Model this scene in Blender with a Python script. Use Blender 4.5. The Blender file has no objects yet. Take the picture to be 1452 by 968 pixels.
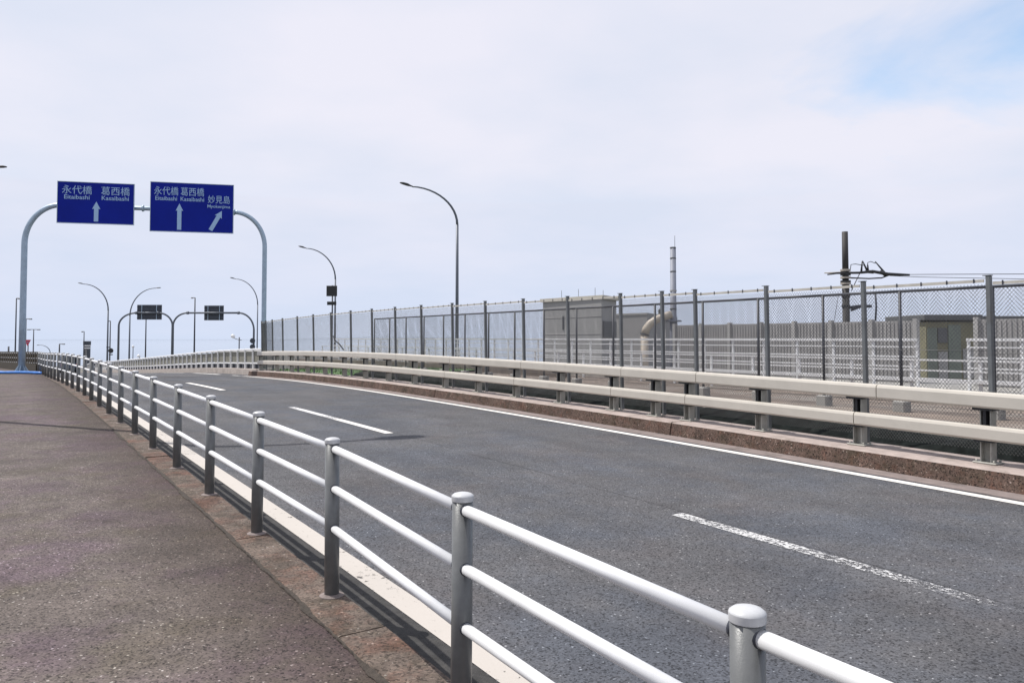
import bpy, math, random
from mathutils import Vector, Matrix
random.seed(7)
R = math.radians
SC = bpy.context.scene
COL = SC.collection

# ------------------------------------------------------------------ camera
F = 1100.0            # focal length in photograph pixels (1452 wide)
EYE = 1.523
cd = bpy.data.cameras.new('camera')
cd.sensor_width = 36.0
cd.lens = 36.0 * F / 1452.0
cd.clip_start = 0.05
cd.clip_end = 12000
PITCH = 2.1
cd.shift_y = (F * math.tan(R(-PITCH)) - 4.0) / 1452.0
cam = bpy.data.objects.new('camera', cd)
cam.location = (0, 0, EYE)
cam.rotation_euler = (R(90 + PITCH), 0, 0)
COL.objects.link(cam)
SC.camera = cam

# ------------------------------------------------------------------ sun + sky
SUN_H = Vector((-0.92, 0.39, 0)).normalized()      # horizontal direction towards the sun
SUN_EL = R(60)
sd = bpy.data.lights.new('sun', 'SUN')
sd.energy = 5.0
sd.angle = R(0.55)
sd.color = (1.0, 0.955, 0.90)
sun = bpy.data.objects.new('sun', sd)
to_sun = SUN_H * math.cos(SUN_EL) + Vector((0, 0, math.sin(SUN_EL)))
sun.rotation_euler = to_sun.to_track_quat('Z', 'Y').to_euler()
sun.location = (-20, 10, 40)
COL.objects.link(sun)

W = bpy.data.worlds.new('World')
SC.world = W
W.use_nodes = True
nt = W.node_tree
nt.nodes.clear()
def wn(t, **k):
    n = nt.nodes.new(t)
    for a, b in k.items():
        setattr(n, a, b)
    return n
def wl(a, b):
    nt.links.new(a, b)
out = wn('ShaderNodeOutputWorld')
bg = wn('ShaderNodeBackground')
bg.inputs['Strength'].default_value = 0.15
wl(bg.outputs[0], out.inputs[0])
sky = wn('ShaderNodeTexSky', sky_type='NISHITA', sun_disc=False, sun_elevation=SUN_EL,
         sun_rotation=math.atan2(SUN_H.x, SUN_H.y), air_density=1.0, dust_density=1.2, ozone_density=1.5)
tc = wn('ShaderNodeTexCoord')
sep = wn('ShaderNodeSeparateXYZ')
wl(tc.outputs['Generated'], sep.inputs[0])
# a flat cloud layer: direction divided by its height gives a plane high above
zz = wn('ShaderNodeMath', operation='MAXIMUM'); wl(sep.outputs['Z'], zz.inputs[0]); zz.inputs[1].default_value = 0.0
za = wn('ShaderNodeMath', operation='ADD'); wl(zz.outputs[0], za.inputs[0]); za.inputs[1].default_value = 0.16
dx = wn('ShaderNodeMath', operation='DIVIDE'); wl(sep.outputs['X'], dx.inputs[0]); wl(za.outputs[0], dx.inputs[1])
dy = wn('ShaderNodeMath', operation='DIVIDE'); wl(sep.outputs['Y'], dy.inputs[0]); wl(za.outputs[0], dy.inputs[1])
cmb = wn('ShaderNodeCombineXYZ'); 
CLOUD_X, CLOUD_Y, CLOUD_SEED = -0.80, 0.42, 40 + 42*1.37
ox = wn('ShaderNodeMath', operation='ADD'); wl(dx.outputs[0], ox.inputs[0]); ox.inputs[1].default_value = CLOUD_X
oy = wn('ShaderNodeMath', operation='ADD'); wl(dy.outputs[0], oy.inputs[0]); oy.inputs[1].default_value = CLOUD_Y
wl(ox.outputs[0], cmb.inputs[0]); wl(oy.outputs[0], cmb.inputs[1])
cmb.inputs[2].default_value = CLOUD_SEED
n1 = wn('ShaderNodeTexNoise'); n1.inputs['Scale'].default_value = 0.55; n1.inputs['Detail'].default_value = 7; n1.inputs['Roughness'].default_value = 0.55
n1.inputs['Distortion'].default_value = 0.6
wl(cmb.outputs[0], n1.inputs['Vector'])
rp = wn('ShaderNodeValToRGB')
rp.color_ramp.elements[0].position = 0.25; rp.color_ramp.elements[0].color = (0.05, 0.05, 0.05, 1)
rp.color_ramp.elements[1].position = 0.435; rp.color_ramp.elements[1].color = (0.97, 0.97, 0.97, 1)
wl(n1.outputs['Fac'], rp.inputs[0])
# soft brightness modulation in the cloud sheet
n2 = wn('ShaderNodeTexNoise'); n2.inputs['Scale'].default_value = 1.3; n2.inputs['Detail'].default_value = 5
wl(cmb.outputs[0], n2.inputs['Vector'])
cr = wn('ShaderNodeValToRGB')
cr.color_ramp.elements[0].position = 0.30; cr.color_ramp.elements[0].color = (0.70, 0.74, 0.86, 1)
cr.color_ramp.elements[1].position = 0.62; cr.color_ramp.elements[1].color = (0.82, 0.81, 0.90, 1)
wl(n2.outputs['Fac'], cr.inputs[0])
# nearer the horizon the sheet is seen through more air and turns bluer
hz = wn('ShaderNodeMapRange'); wl(sep.outputs['Z'], hz.inputs[0])
hz.inputs[1].default_value = 0.0; hz.inputs[2].default_value = 0.22; hz.inputs[3].default_value = 0.75; hz.inputs[4].default_value = 0.0
mh = wn('ShaderNodeMixRGB'); wl(hz.outputs[0], mh.inputs[0]); wl(cr.outputs[0], mh.inputs[1])
mh.inputs[2].default_value = (0.59, 0.69, 0.88, 1)
sc10 = wn('ShaderNodeMixRGB', blend_type='MULTIPLY'); sc10.inputs[0].default_value = 1.0
wl(mh.outputs[0], sc10.inputs[1]); sc10.inputs[2].default_value = (7.0, 7.0, 7.0, 1)
# towards the horizon the thin sheet closes up, and the blue behind it is hazy
hc = wn('ShaderNodeMapRange'); wl(sep.outputs['Z'], hc.inputs[0])
hc.inputs[1].default_value = 0.17; hc.inputs[2].default_value = 0.32; hc.inputs[3].default_value = 1.0; hc.inputs[4].default_value = 0.0
cl = wn('ShaderNodeMath', operation='MAXIMUM'); wl(rp.outputs[0], cl.inputs[0]); wl(hc.outputs[0], cl.inputs[1])
sk = wn('ShaderNodeMixRGB', blend_type='MULTIPLY'); sk.inputs[0].default_value = 1.0; wl(sky.outputs[0], sk.inputs[1]); sk.inputs[2].default_value = (1.4, 1.5, 1.45, 1)
mx = wn('ShaderNodeMixRGB'); wl(cl.outputs[0], mx.inputs[0]); wl(sk.outputs[0], mx.inputs[1]); wl(sc10.outputs[0], mx.inputs[2])
wl(mx.outputs[0], bg.inputs['Color'])

SC.view_settings.view_transform = 'Standard'
SC.view_settings.look = 'None'
SC.view_settings.exposure = 0.0
SC.view_settings.gamma = 1.0
SC.view_settings.use_curve_mapping = False

# ------------------------------------------------------------------ materials
MATS = {}
def node_mat(name):
    m = bpy.data.materials.new(name); m.use_nodes = True
    MATS[name] = m
    t = m.node_tree
    return m, t, t.nodes['Principled BSDF']

def simple(name, col, rough=0.6, metal=0.0, var=0.12, scale=6.0, bump=0.0, bscale=60.0, stretch=None, dirt=None, spec=0.5):
    """base colour broken up by two scales of noise, optional dirt colour and fine bump"""
    m, t, b = node_mat(name)
    N, L = t.nodes, t.links
    tc = N.new('ShaderNodeTexCoord'); geo = N.new('ShaderNodeNewGeometry')
    vec = geo.outputs['Position']
    if stretch:
        mp = N.new('ShaderNodeMapping'); mp.inputs['Scale'].default_value = stretch
        L.new(vec, mp.inputs[0]); vec = mp.outputs[0]
    n = N.new('ShaderNodeTexNoise'); n.inputs['Scale'].default_value = scale; n.inputs['Detail'].default_value = 6; n.inputs['Roughness'].default_value = 0.65
    L.new(vec, n.inputs['Vector'])
    r = N.new('ShaderNodeValToRGB')
    lo = [max(0, c * (1 - var)) for c in col]; hi = [min(1, c * (1 + var)) for c in col]
    r.color_ramp.elements[0].position = 0.3; r.color_ramp.elements[0].color = (*lo, 1)
    r.color_ramp.elements[1].position = 0.7; r.color_ramp.elements[1].color = (*hi, 1)
    L.new(n.outputs['Fac'], r.inputs[0])
    c = r.outputs[0]
    if dirt:
        dn = N.new('ShaderNodeTexNoise'); dn.inputs['Scale'].default_value = scale * 0.37; dn.inputs['Detail'].default_value = 9; dn.inputs['Roughness'].default_value = 0.75
        L.new(vec, dn.inputs['Vector'])
        dr = N.new('ShaderNodeValToRGB'); dr.color_ramp.elements[0].position = dirt[1]; dr.color_ramp.elements[1].position = dirt[1] + 0.13
        dr.color_ramp.elements[1].color = (dirt[2],) * 3 + (1,)
        L.new(dn.outputs['Fac'], dr.inputs[0])
        mx = N.new('ShaderNodeMixRGB'); L.new(dr.outputs[0], mx.inputs[0]); L.new(c, mx.inputs[1]); mx.inputs[2].default_value = (*dirt[0], 1)
        c = mx.outputs[0]
    L.new(c, b.inputs['Base Color'])
    b.inputs['Roughness'].default_value = rough; b.inputs['Metallic'].default_value = metal
    b.inputs['Specular IOR Level'].default_value = spec
    if bump:
        bn = N.new('ShaderNodeTexNoise'); bn.inputs['Scale'].default_value = bscale; bn.inputs['Detail'].default_value = 4
        L.new(vec, bn.inputs['Vector'])
        bm = N.new('ShaderNodeBump'); bm.inputs['Strength'].default_value = bump; bm.inputs['Distance'].default_value = 0.01
        L.new(bn.outputs['Fac'], bm.inputs['Height']); L.new(bm.outputs[0], b.inputs['Normal'])
    return m

def aggregate(name, base, dark, light, fine=170.0, mid=(2.2, 0.18), tint=None, light_at=0.80, bump=0.5, rough=0.85, streak=None, lanes=0.0):
    """asphalt-like: stone chips by voronoi colour, broad patches, bump"""
    m, t, b = node_mat(name)
    N, L = t.nodes, t.links
    geo = N.new('ShaderNodeNewGeometry'); vec = geo.outputs['Position']
    v = N.new('ShaderNodeTexVoronoi'); v.inputs['Scale'].default_value = fine; L.new(vec, v.inputs['Vector'])
    sepc = N.new('ShaderNodeSeparateColor'); L.new(v.outputs['Color'], sepc.inputs[0])
    r = N.new('ShaderNodeValToRGB'); e = r.color_ramp.elements
    e[0].position = 0.0; e[0].color = (*dark, 1)
    e[1].position = 1.0; e[1].color = (*light, 1)
    k = e.new(0.30); k.color = (*[c * 0.86 for c in base], 1)
    k = e.new(light_at); k.color = (*[min(1, c * 1.16) for c in base], 1)
    k = e.new(min(0.99, light_at + 0.12)); k.color = (*[min(1, c * 1.35) for c in base], 1)
    L.new(sepc.outputs[0], r.inputs[0])
    n = N.new('ShaderNodeTexNoise'); n.inputs['Scale'].default_value = mid[0]; n.inputs['Detail'].default_value = 9; n.inputs['Roughness'].default_value = 0.72
    L.new(vec, n.inputs['Vector'])
    mr = N.new('ShaderNodeMapRange'); L.new(n.outputs['Fac'], mr.inputs[0])
    mr.inputs[1].default_value = 0.25; mr.inputs[2].default_value = 0.75; mr.inputs[3].default_value = 1 - mid[1]; mr.inputs[4].default_value = 1 + mid[1]
    mul = N.new('ShaderNodeMixRGB'); mul.blend_type = 'MULTIPLY'; mul.inputs[0].default_value = 1
    L.new(r.outputs[0], mul.inputs[1]); L.new(mr.outputs[0], mul.inputs[2])
    c = mul.outputs[0]
    if tint:
        for col, sc_, amt, lo in tint:
            tn = N.new('ShaderNodeTexNoise'); tn.inputs['Scale'].default_value = sc_; tn.inputs['Detail'].default_value = 6; tn.inputs['Roughness'].default_value = 0.7
            off = N.new('ShaderNodeVectorMath'); off.operation = 'ADD'; off.inputs[1].default_value = (sc_ * 13.7, 4.1, 2.2)
            L.new(vec, off.inputs[0]); L.new(off.outputs[0], tn.inputs['Vector'])
            tr = N.new('ShaderNodeMapRange'); L.new(tn.outputs['Fac'], tr.inputs[0])
            tr.inputs[1].default_value = lo; tr.inputs[2].default_value = lo + 0.16; tr.inputs[3].default_value = 0; tr.inputs[4].default_value = amt
            mm = N.new('ShaderNodeMixRGB'); mm.blend_type = 'MULTIPLY'
            L.new(tr.outputs[0], mm.inputs[0]); L.new(c, mm.inputs[1]); mm.inputs[2].default_value = (*col, 1)
            c = mm.outputs[0]
    if streak:   # darker dirt band lying along a line of constant offset t (direction n), edges ragged
        (t0, t1, col, amt) = streak
        dp = N.new('ShaderNodeVectorMath'); dp.operation = 'DOT_PRODUCT'; L.new(vec, dp.inputs[0]); dp.inputs[1].default_value = (NX, NY, 0)
        sn = N.new('ShaderNodeTexNoise'); sn.inputs['Scale'].default_value = 2.5; sn.inputs['Detail'].default_value = 7; L.new(vec, sn.inputs['Vector'])
        sm = N.new('ShaderNodeMath'); sm.operation = 'MULTIPLY_ADD'; L.new(sn.outputs['Fac'], sm.inputs[0]); sm.inputs[1].default_value = 0.5
        L.new(dp.outputs['Value'], sm.inputs[2])
        rr = N.new('ShaderNodeMapRange'); L.new(sm.outputs[0], rr.inputs[0])
        rr.inputs[1].default_value = t0 + 0.25; rr.inputs[2].default_value = t1 + 0.25; rr.inputs[3].default_value = 0; rr.inputs[4].default_value = amt
        mm = N.new('ShaderNodeMixRGB'); mm.blend_type = 'MULTIPLY'; L.new(rr.outputs[0], mm.inputs[0]); L.new(c, mm.inputs[1]); mm.inputs[2].default_value = (*col, 1)
        c = mm.outputs[0]
    if lanes:    # tyre polish: long soft streaks running with the road
        a_ = N.new('ShaderNodeVectorMath'); a_.operation = 'DOT_PRODUCT'; L.new(vec, a_.inputs[0]); a_.inputs[1].default_value = (DX*.05, DY*.05, 0)
        b2 = N.new('ShaderNodeVectorMath'); b2.operation = 'DOT_PRODUCT'; L.new(vec, b2.inputs[0]); b2.inputs[1].default_value = (NX*1.3, NY*1.3, 0)
        cc = N.new('ShaderNodeCombineXYZ'); L.new(a_.outputs['Value'], cc.inputs[0]); L.new(b2.outputs['Value'], cc.inputs[1])
        ln = N.new('ShaderNodeTexNoise'); ln.inputs['Scale'].default_value = 1.0; ln.inputs['Detail'].default_value = 5; L.new(cc.outputs[0], ln.inputs['Vector'])
        lm = N.new('ShaderNodeMapRange'); L.new(ln.outputs['Fac'], lm.inputs[0]); lm.inputs[1].default_value = .3; lm.inputs[2].default_value = .7; lm.inputs[3].default_value = 1 - lanes; lm.inputs[4].default_value = 1 + lanes
        mm = N.new('ShaderNodeMixRGB'); mm.blend_type = 'MULTIPLY'; mm.inputs[0].default_value = 1; L.new(c, mm.inputs[1]); L.new(lm.outputs[0], mm.inputs[2])
        c = mm.outputs[0]
    L.new(c, b.inputs['Base Color'])
    b.inputs['Roughness'].default_value = rough
    b.inputs['Specular IOR Level'].default_value = 0.3
    if bump:
        bm = N.new('ShaderNodeBump'); bm.inputs['Strength'].default_value = bump; bm.inputs['Distance'].default_value = 0.006
        L.new(sepc.outputs[1], bm.inputs['Height']); L.new(bm.outputs[0], b.inputs['Normal'])
    return m

def paint_mat(name, col, wear, scale=26.0, grade=None):
    """road paint worn away in specks so that the asphalt below shows; grade = (s_fresh, s_gone, extra wear)"""
    m, t, b = node_mat(name)
    N, L = t.nodes, t.links
    geo = N.new('ShaderNodeNewGeometry'); vec = geo.outputs['Position']
    n = N.new('ShaderNodeTexNoise'); n.inputs['Scale'].default_value = scale; n.inputs['Detail'].default_value = 8; n.inputs['Roughness'].default_value = 0.8
    L.new(vec, n.inputs['Vector'])
    big = N.new('ShaderNodeTexNoise'); big.inputs['Scale'].default_value = 0.9; big.inputs['Detail'].default_value = 3; L.new(vec, big.inputs['Vector'])
    ad = N.new('ShaderNodeMath'); ad.operation = 'MULTIPLY_ADD'; L.new(big.outputs['Fac'], ad.inputs[0]); ad.inputs[1].default_value = 0.35; L.new(n.outputs['Fac'], ad.inputs[2])
    val = ad.outputs[0]
    if grade:
        dp = N.new('ShaderNodeVectorMath'); dp.operation = 'DOT_PRODUCT'; L.new(vec, dp.inputs[0]); dp.inputs[1].default_value = (DX, DY, 0)
        gr = N.new('ShaderNodeMapRange'); L.new(dp.outputs['Value'], gr.inputs[0])
        gr.inputs[1].default_value = grade[0]; gr.inputs[2].default_value = grade[1]; gr.inputs[3].default_value = 0; gr.inputs[4].default_value = grade[2]
        sb = N.new('ShaderNodeMath'); sb.operation = 'SUBTRACT'; L.new(val, sb.inputs[0]); L.new(gr.outputs[0], sb.inputs[1]); val = sb.outputs[0]
    r = N.new('ShaderNodeMapRange'); L.new(val, r.inputs[0])
    r.inputs[1].default_value = wear; r.inputs[2].default_value = wear + 0.05; r.inputs[3].default_value = 0; r.inputs[4].default_value = 1
    cn = N.new('ShaderNodeMixRGB'); L.new(big.outputs['Fac'], cn.inputs[0]); cn.inputs[1].default_value = (*[c*.82 for c in col], 1); cn.inputs[2].default_value = (*col, 1)
    L.new(cn.outputs[0], b.inputs['Base Color']); b.inputs['Roughness'].default_value = 0.75
    L.new(r.outputs[0], b.inputs['Alpha'])
    return m
DX, DY = -0.5508, 0.8346        # direction of travel
NX, NY = 0.8346, 0.5508         # to the right of it

# ------------------------------------------------------------------ road frame
DX, DY = -0.5508, 0.8346        # direction of travel
NX, NY = 0.8346, 0.5508         # to the right of it
PROF = [(-14, -0.34), (-6, -0.205), (0, -0.12), (5, -0.02), (10, 0.06), (15, 0.115), (20, 0.145), (25, 0.13), (30, 0.06),
        (35, -0.05), (41, -0.20), (48, -0.44), (63, -1.0), (85, -1.78), (105, -2.5), (118, -3.2), (126, -3.56), (240, -3.58)]
def interp(tab, x):
    if x <= tab[0][0]: return tab[0][1]
    if x >= tab[-1][0]: return tab[-1][1]
    for i in range(len(tab) - 1):
        if tab[i][0] <= x <= tab[i + 1][0]:
            x0, y0 = tab[i]; x1, y1 = tab[i + 1]
            m0 = (y1 - tab[i - 1][1]) / (x1 - tab[i - 1][0]) if i > 0 else (y1 - y0) / (x1 - x0)
            m1 = (tab[i + 2][1] - y0) / (tab[i + 2][0] - x0) if i + 2 < len(tab) else (y1 - y0) / (x1 - x0)
            h = x1 - x0; u = (x - x0) / h
            return (2*u**3 - 3*u**2 + 1)*y0 + (u**3 - 2*u**2 + u)*h*m0 + (-2*u**3 + 3*u**2)*y1 + (u**3 - u**2)*h*m1
def zr(s): return interp(PROF, s)
WALK = [(-14, -0.22), (-6, -0.085), (0, 0.0), (5, 0.10), (10, 0.18), (15, 0.235), (20, 0.265), (25, 0.25), (29, 0.20), (33, 0.14), (37, 0.11), (42, 0.10), (60, 0.10)]
def zw(s): return interp(WALK, s)
def P(s, t, dz=0.0, z=None):
    return Vector((s*DX + t*NX, s*DY + t*NY, (zr(s) if z is None else z) + dz))
def S_of(u, t):                 # station of the point at photograph column u on the line of offset t
    Y = F * (t / NX) / u
    return (Y - t * NY) / DY
def IW(x, y, Y):                # world point seen at photograph pixel x, y at depth Y (used to read sizes off the photo)
    return Vector(((x - 726) / F * Y, Y, EYE + (480 - y) / F * Y))

# ------------------------------------------------------------------ mesh builder
class MB:
    def __init__(s): s.v = []; s.f = []; s.sm = []; s.mi = []
    def add(s, vs, fs, smooth=False, mi=0):
        o = len(s.v); s.v += [Vector(v) for v in vs]
        for f in fs: s.f.append([i + o for i in f]); s.sm.append(smooth); s.mi.append(mi)
        return s
    def box(s, c, size, rot=None, bev=0.0, mi=0):
        hx, hy, hz_ = [k / 2 for k in size]
        M = rot.to_3x3() if rot is not None else Matrix.Identity(3)
        c = Vector(c)
        if bev <= 0:
            vs = [c + M @ Vector((x*hx, y*hy, z*hz_)) for x in (-1, 1) for y in (-1, 1) for z in (-1, 1)]
            return s.add(vs, [(0,1,3,2),(4,6,7,5),(0,4,5,1),(2,3,7,6),(0,2,6,4),(1,5,7,3)], mi=mi)
        # chamfered box: three slabs of vertices
        b = min(bev, hx*.9, hy*.9, hz_*.9)
        vs = []; idx = {}
        for sx in (-1, 1):
            for sy in (-1, 1):
                for sz in (-1, 1):
                    for a in range(3):
                        p = [sx*(hx - b), sy*(hy - b), sz*(hz_ - b)]
                        p[a] = (sx*hx, sy*hy, sz*hz_)[a]
                        idx[(sx, sy, sz, a)] = len(vs); vs.append(c + M @ Vector(p))
        fs = []
        for a in range(3):
            o1, o2 = [k for k in range(3) if k != a]
            for sg in (-1, 1):
                q = []
                for (p1, p2) in ((-1,-1),(1,-1),(1,1),(-1,1)):
                    key = [0,0,0]; key[a] = sg; key[o1] = p1; key[o2] = p2
                    q.append(idx[(*key, a)])
                fs.append(q if (sg > 0) == (a != 1) else q[::-1])
        for a in range(3):                      # edges along axis a
            o1, o2 = [k for k in range(3) if k != a]
            for p1 in (-1, 1):
                for p2 in (-1, 1):
                    k1 = [0,0,0]; k1[o1] = p1; k1[o2] = p2
                    ka = list(k1); ka[a] = -1; kb = list(k1); kb[a] = 1
                    fs.append([idx[(*ka, o1)], idx[(*kb, o1)], idx[(*kb, o2)], idx[(*ka, o2)]])
        for sx in (-1, 1):
            for sy in (-1, 1):
                for sz in (-1, 1):
                    fs.append([idx[(sx, sy, sz, 0)], idx[(sx, sy, sz, 1)], idx[(sx, sy, sz, 2)]])
        return s.add(vs, fs, mi=mi)
    def tube(s, pts, rad, n=10, caps=True, smooth=True, mi=0):
        pts = [Vector(p) for p in pts]
        if not isinstance(rad, (list, tuple)): rad = [rad] * len(pts)
        vs = []; prev = None
        for i, p in enumerate(pts):
            d = (pts[min(i+1, len(pts)-1)] - pts[max(i-1, 0)]).normalized()
            if prev is None:
                a = Vector((0, 0, 1)) if abs(d.z) < 0.9 else Vector((1, 0, 0))
                x = d.cross(a).normalized()
            else:
                x = (prev - d * prev.dot(d)).normalized()
            prev = x; y = d.cross(x)
            for k in range(n):
                an = 2*math.pi*k/n
                vs.append(p + (x*math.cos(an) + y*math.sin(an)) * rad[i])
        fs = []
        for i in range(len(pts)-1):
            for k in range(n):
                k2 = (k+1) % n
                fs.append((i*n+k, i*n+k2, (i+1)*n+k2, (i+1)*n+k))
        s.add(vs, fs, smooth, mi)
        if caps:
            o = len(s.v) - len(vs)
            s.f.append([o + k for k in range(n)][::-1]); s.sm.append(False); s.mi.append(mi)
            e = o + (len(pts)-1)*n
            s.f.append([e + k for k in range(n)]); s.sm.append(False); s.mi.append(mi)
        return s
    def lathe(s, prof, n=20, c=(0,0,0), mi=0):
        c = Vector(c); vs = []; fs = []
        for (r, z) in prof:
            for k in range(n):
                a = 2*math.pi*k/n
                vs.append(c + Vector((r*math.cos(a), r*math.sin(a), z)))
        for i in range(len(prof)-1):
            for k in range(n):
                k2 = (k+1) % n
                fs.append((i*n+k, i*n+k2, (i+1)*n+k2, (i+1)*n+k))
        return s.add(vs, fs, True, mi)
    def prism(s, poly, p0, p1, side=None, up=Vector((0,0,1)), mi=0, smooth=False):
        """polygon (a, b) swept from p0 to p1; a along side, b along up"""
        p0 = Vector(p0); p1 = Vector(p1); d = (p1 - p0).normalized()
        sd_ = Vector(side) if side is not None else d.cross(up).normalized()
        n = len(poly)
        vs = [p + sd_*a + up*b for p in (p0, p1) for (a, b) in poly]
        fs = [(k, (k+1) % n, n + (k+1) % n, n + k) for k in range(n)]
        s.add(vs, fs, smooth, mi)
        o = len(s.v) - 2*n
        s.f.append([o + k for k in range(n)][::-1]); s.sm.append(False); s.mi.append(mi)
        s.f.append([o + n + k for k in range(n)]); s.sm.append(False); s.mi.append(mi)
        return s
    def mesh(s, name):
        me = bpy.data.meshes.new(name)
        me.from_pydata([tuple(v) for v in s.v], [], s.f)
        me.polygons.foreach_set('use_smooth', s.sm)
        me.polygons.foreach_set('material_index', s.mi)
        me.update()
        return me
def recalc(me):
    import bmesh
    bm = bmesh.new(); bm.from_mesh(me); bmesh.ops.recalc_face_normals(bm, faces=bm.faces); bm.to_mesh(me); bm.free()
def link(name, me, mats, parent=None, mat=None, rec=True):
    if isinstance(me, MB): me = me.mesh(name)
    if rec and not me.get('done'): recalc(me)
    me['done'] = 1
    if not me.materials:
        for m in (mats if isinstance(mats, (list, tuple)) else [mats]): me.materials.append(MATS[m])
    o = bpy.data.objects.new(name, me)
    COL.objects.link(o)
    if parent is not None:
        o.parent = parent
        # the thing's Empty is only moved, never turned: children keep their world place
        loc = Vector(parent['base'])
        if parent.parent is not None: pass
        o.matrix_local = Matrix.Translation(-loc) @ (mat if mat is not None else Matrix.Identity(4))
    elif mat is not None:
        o.matrix_local = mat
    o['base'] = (0.0, 0.0, 0.0) if mat is None else (0.0, 0.0, 0.0)
    return o
def thing(name, label, cat, base, group=None):
    o = bpy.data.objects.new(name, None); o.empty_display_size = 0.3
    o.location = base; o['base'] = tuple(base); o['label'] = label; o['category'] = cat
    if group: o['group'] = group
    COL.objects.link(o)
    return o
def tag(o, label, cat, group=None):
    o['label'] = label; o['category'] = cat
    if group: o['group'] = group
    return o
def struct(name, me, mats, kind='structure'):
    o = link(name, me, mats); o['kind'] = kind
    return o
def sub(name, me, mats, part):
    """sub-part given in world coordinates under a part that sits untransformed under its thing"""
    o = link(name, me, mats)
    o.parent = part
    # part.matrix_local = T(-base) so part space equals world space
    return o
def sub_local(name, me, mats, part):
    o = link(name, me, mats); o.parent = part
    return o

def strip(pfun, s0, s1, ts, ds=1.0):
    """sheet over stations s0..s1 and offsets ts"""
    n = max(1, int(math.ceil((s1 - s0) / ds)))
    mb = MB(); vs = []; k = len(ts)
    for i in range(n + 1):
        s = s0 + (s1 - s0) * i / n
        for t in ts: vs.append(pfun(s, t))
    fs = [(i*k + j, i*k + j + 1, (i+1)*k + j + 1, (i+1)*k + j) for i in range(n) for j in range(k - 1)]
    return mb.add(vs, fs)
def slab(topf, s0, s1, t0, t1, depth, ds=1.0):
    n = max(1, int(math.ceil((s1 - s0) / ds))); mb = MB(); vs = []
    for i in range(n + 1):
        s = s0 + (s1 - s0) * i / n
        a, b = topf(s, t0), topf(s, t1)
        vs += [a, b, b - Vector((0, 0, depth)), a - Vector((0, 0, depth))]
    fs = []
    for i in range(n):
        for j in range(4):
            fs.append((i*4 + j, i*4 + (j+1) % 4, (i+1)*4 + (j+1) % 4, (i+1)*4 + j))
    fs += [(0, 1, 2, 3), (n*4 + 3, n*4 + 2, n*4 + 1, n*4)]
    return mb.add(vs, fs)

# ---- material library
aggregate('asphalt', (0.088, 0.088, 0.093), (0.018, 0.018, 0.020), (0.33, 0.33, 0.33), fine=100.0, mid=(0.9, 0.26), light_at=0.88, bump=0.6,
          tint=[((0.78, 0.87, 1.0), 0.45, 0.75, 0.44), ((1.0, 0.90, 0.86), 0.8, 0.5, 0.5), ((0.72, 0.72, 0.74), 3.0, 0.45, 0.52)], lanes=0.16)
aggregate('walk_asphalt', (0.112, 0.093, 0.083), (0.018, 0.014, 0.013), (0.40, 0.37, 0.34), fine=110.0, mid=(1.9, 0.40), light_at=0.86, bump=0.9,
          tint=[((0.98, 0.86, 1.10), 1.1, 0.9, 0.46), ((0.84, 0.84, 0.72), 1.7, 0.8, 0.5), ((0.60, 0.58, 0.56), 7.0, 0.55, 0.55)], streak=(0.55, 1.38, (0.50, 0.44, 0.39), 0.85))
aggregate('kerb_stone', (0.120, 0.093, 0.076), (0.035, 0.026, 0.020), (0.30, 0.28, 0.25), fine=95.0, mid=(4.5, 0.55), light_at=0.88, bump=0.8,
          tint=[((1.0, 0.62, 0.52), 2.2, 0.8, 0.48), ((0.55, 0.56, 0.50), 5.0, 0.9, 0.48), ((1.25, 1.25, 1.2), 8.0, 0.8, 0.58)])
aggregate('washed_aggregate', (0.115, 0.078, 0.062), (0.018, 0.012, 0.010), (0.36, 0.29, 0.25), fine=75.0, mid=(3.5, 0.45), light_at=0.86, bump=1.0,
          tint=[((0.55, 0.60, 0.52), 4.0, 0.9, 0.48), ((1.0, 0.7, 0.6), 9.0, 0.7, 0.5)])
simple('kerb_top', (0.33, 0.275, 0.25), 0.85, var=0.2, scale=5, bump=0.4, bscale=120, dirt=((0.14, 0.11, 0.09), 0.52, 0.7))
simple('gutter_concrete', (0.20, 0.165, 0.155), 0.9, var=0.18, scale=7, bump=0.4, bscale=150, dirt=((0.08, 0.07, 0.065), 0.52, 0.7))
simple('pale_concrete', (0.42, 0.37, 0.33), 0.85, var=0.15, scale=3, bump=0.2, dirt=((0.22, 0.18, 0.15), 0.55, 0.6))
simple('grey_concrete', (0.30, 0.295, 0.28), 0.9, var=0.14, scale=2.5, bump=0.2, dirt=((0.15, 0.14, 0.13), 0.55, 0.6))
paint_mat('edge_paint', (0.72, 0.70, 0.66), 0.47)
paint_mat('edge_paint_dirty', (0.47, 0.435, 0.395), 0.52, scale=18)
paint_mat('worn_paint', (0.62, 0.62, 0.62), 0.60, scale=30)
paint_mat('very_worn_paint', (0.60, 0.60, 0.60), 0.585, scale=34, grade=(5.0, 0.5, 0.27))
simple('soil', (0.045, 0.036, 0.028), 0.95, var=0.5, scale=30, bump=0.8, bscale=150)
simple('shade_tone', (0.036, 0.035, 0.034), 0.95, var=0.4, scale=14, bump=0.6, bscale=120, dirt=((0.075, 0.07, 0.062), 0.55, 0.7))  # near-black tone that puts the left gutter's shade into the colour
simple('tar', (0.035, 0.035, 0.037), 0.6, var=0.3, scale=20)
simple('rail_white', (0.66, 0.67, 0.68), 0.38, var=0.05, scale=9, dirt=((0.33, 0.33, 0.33), 0.64, 0.55))
simple('post_grey', (0.135, 0.14, 0.14), 0.33, metal=0.15, var=0.13, scale=14, dirt=((0.13, 0.13, 0.125), 0.60, 0.6), bump=0.08, bscale=260)
simple('cap_white', (0.46, 0.47, 0.48), 0.4, var=0.08, scale=22, dirt=((0.2, 0.2, 0.2), 0.62, 0.6))
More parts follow.
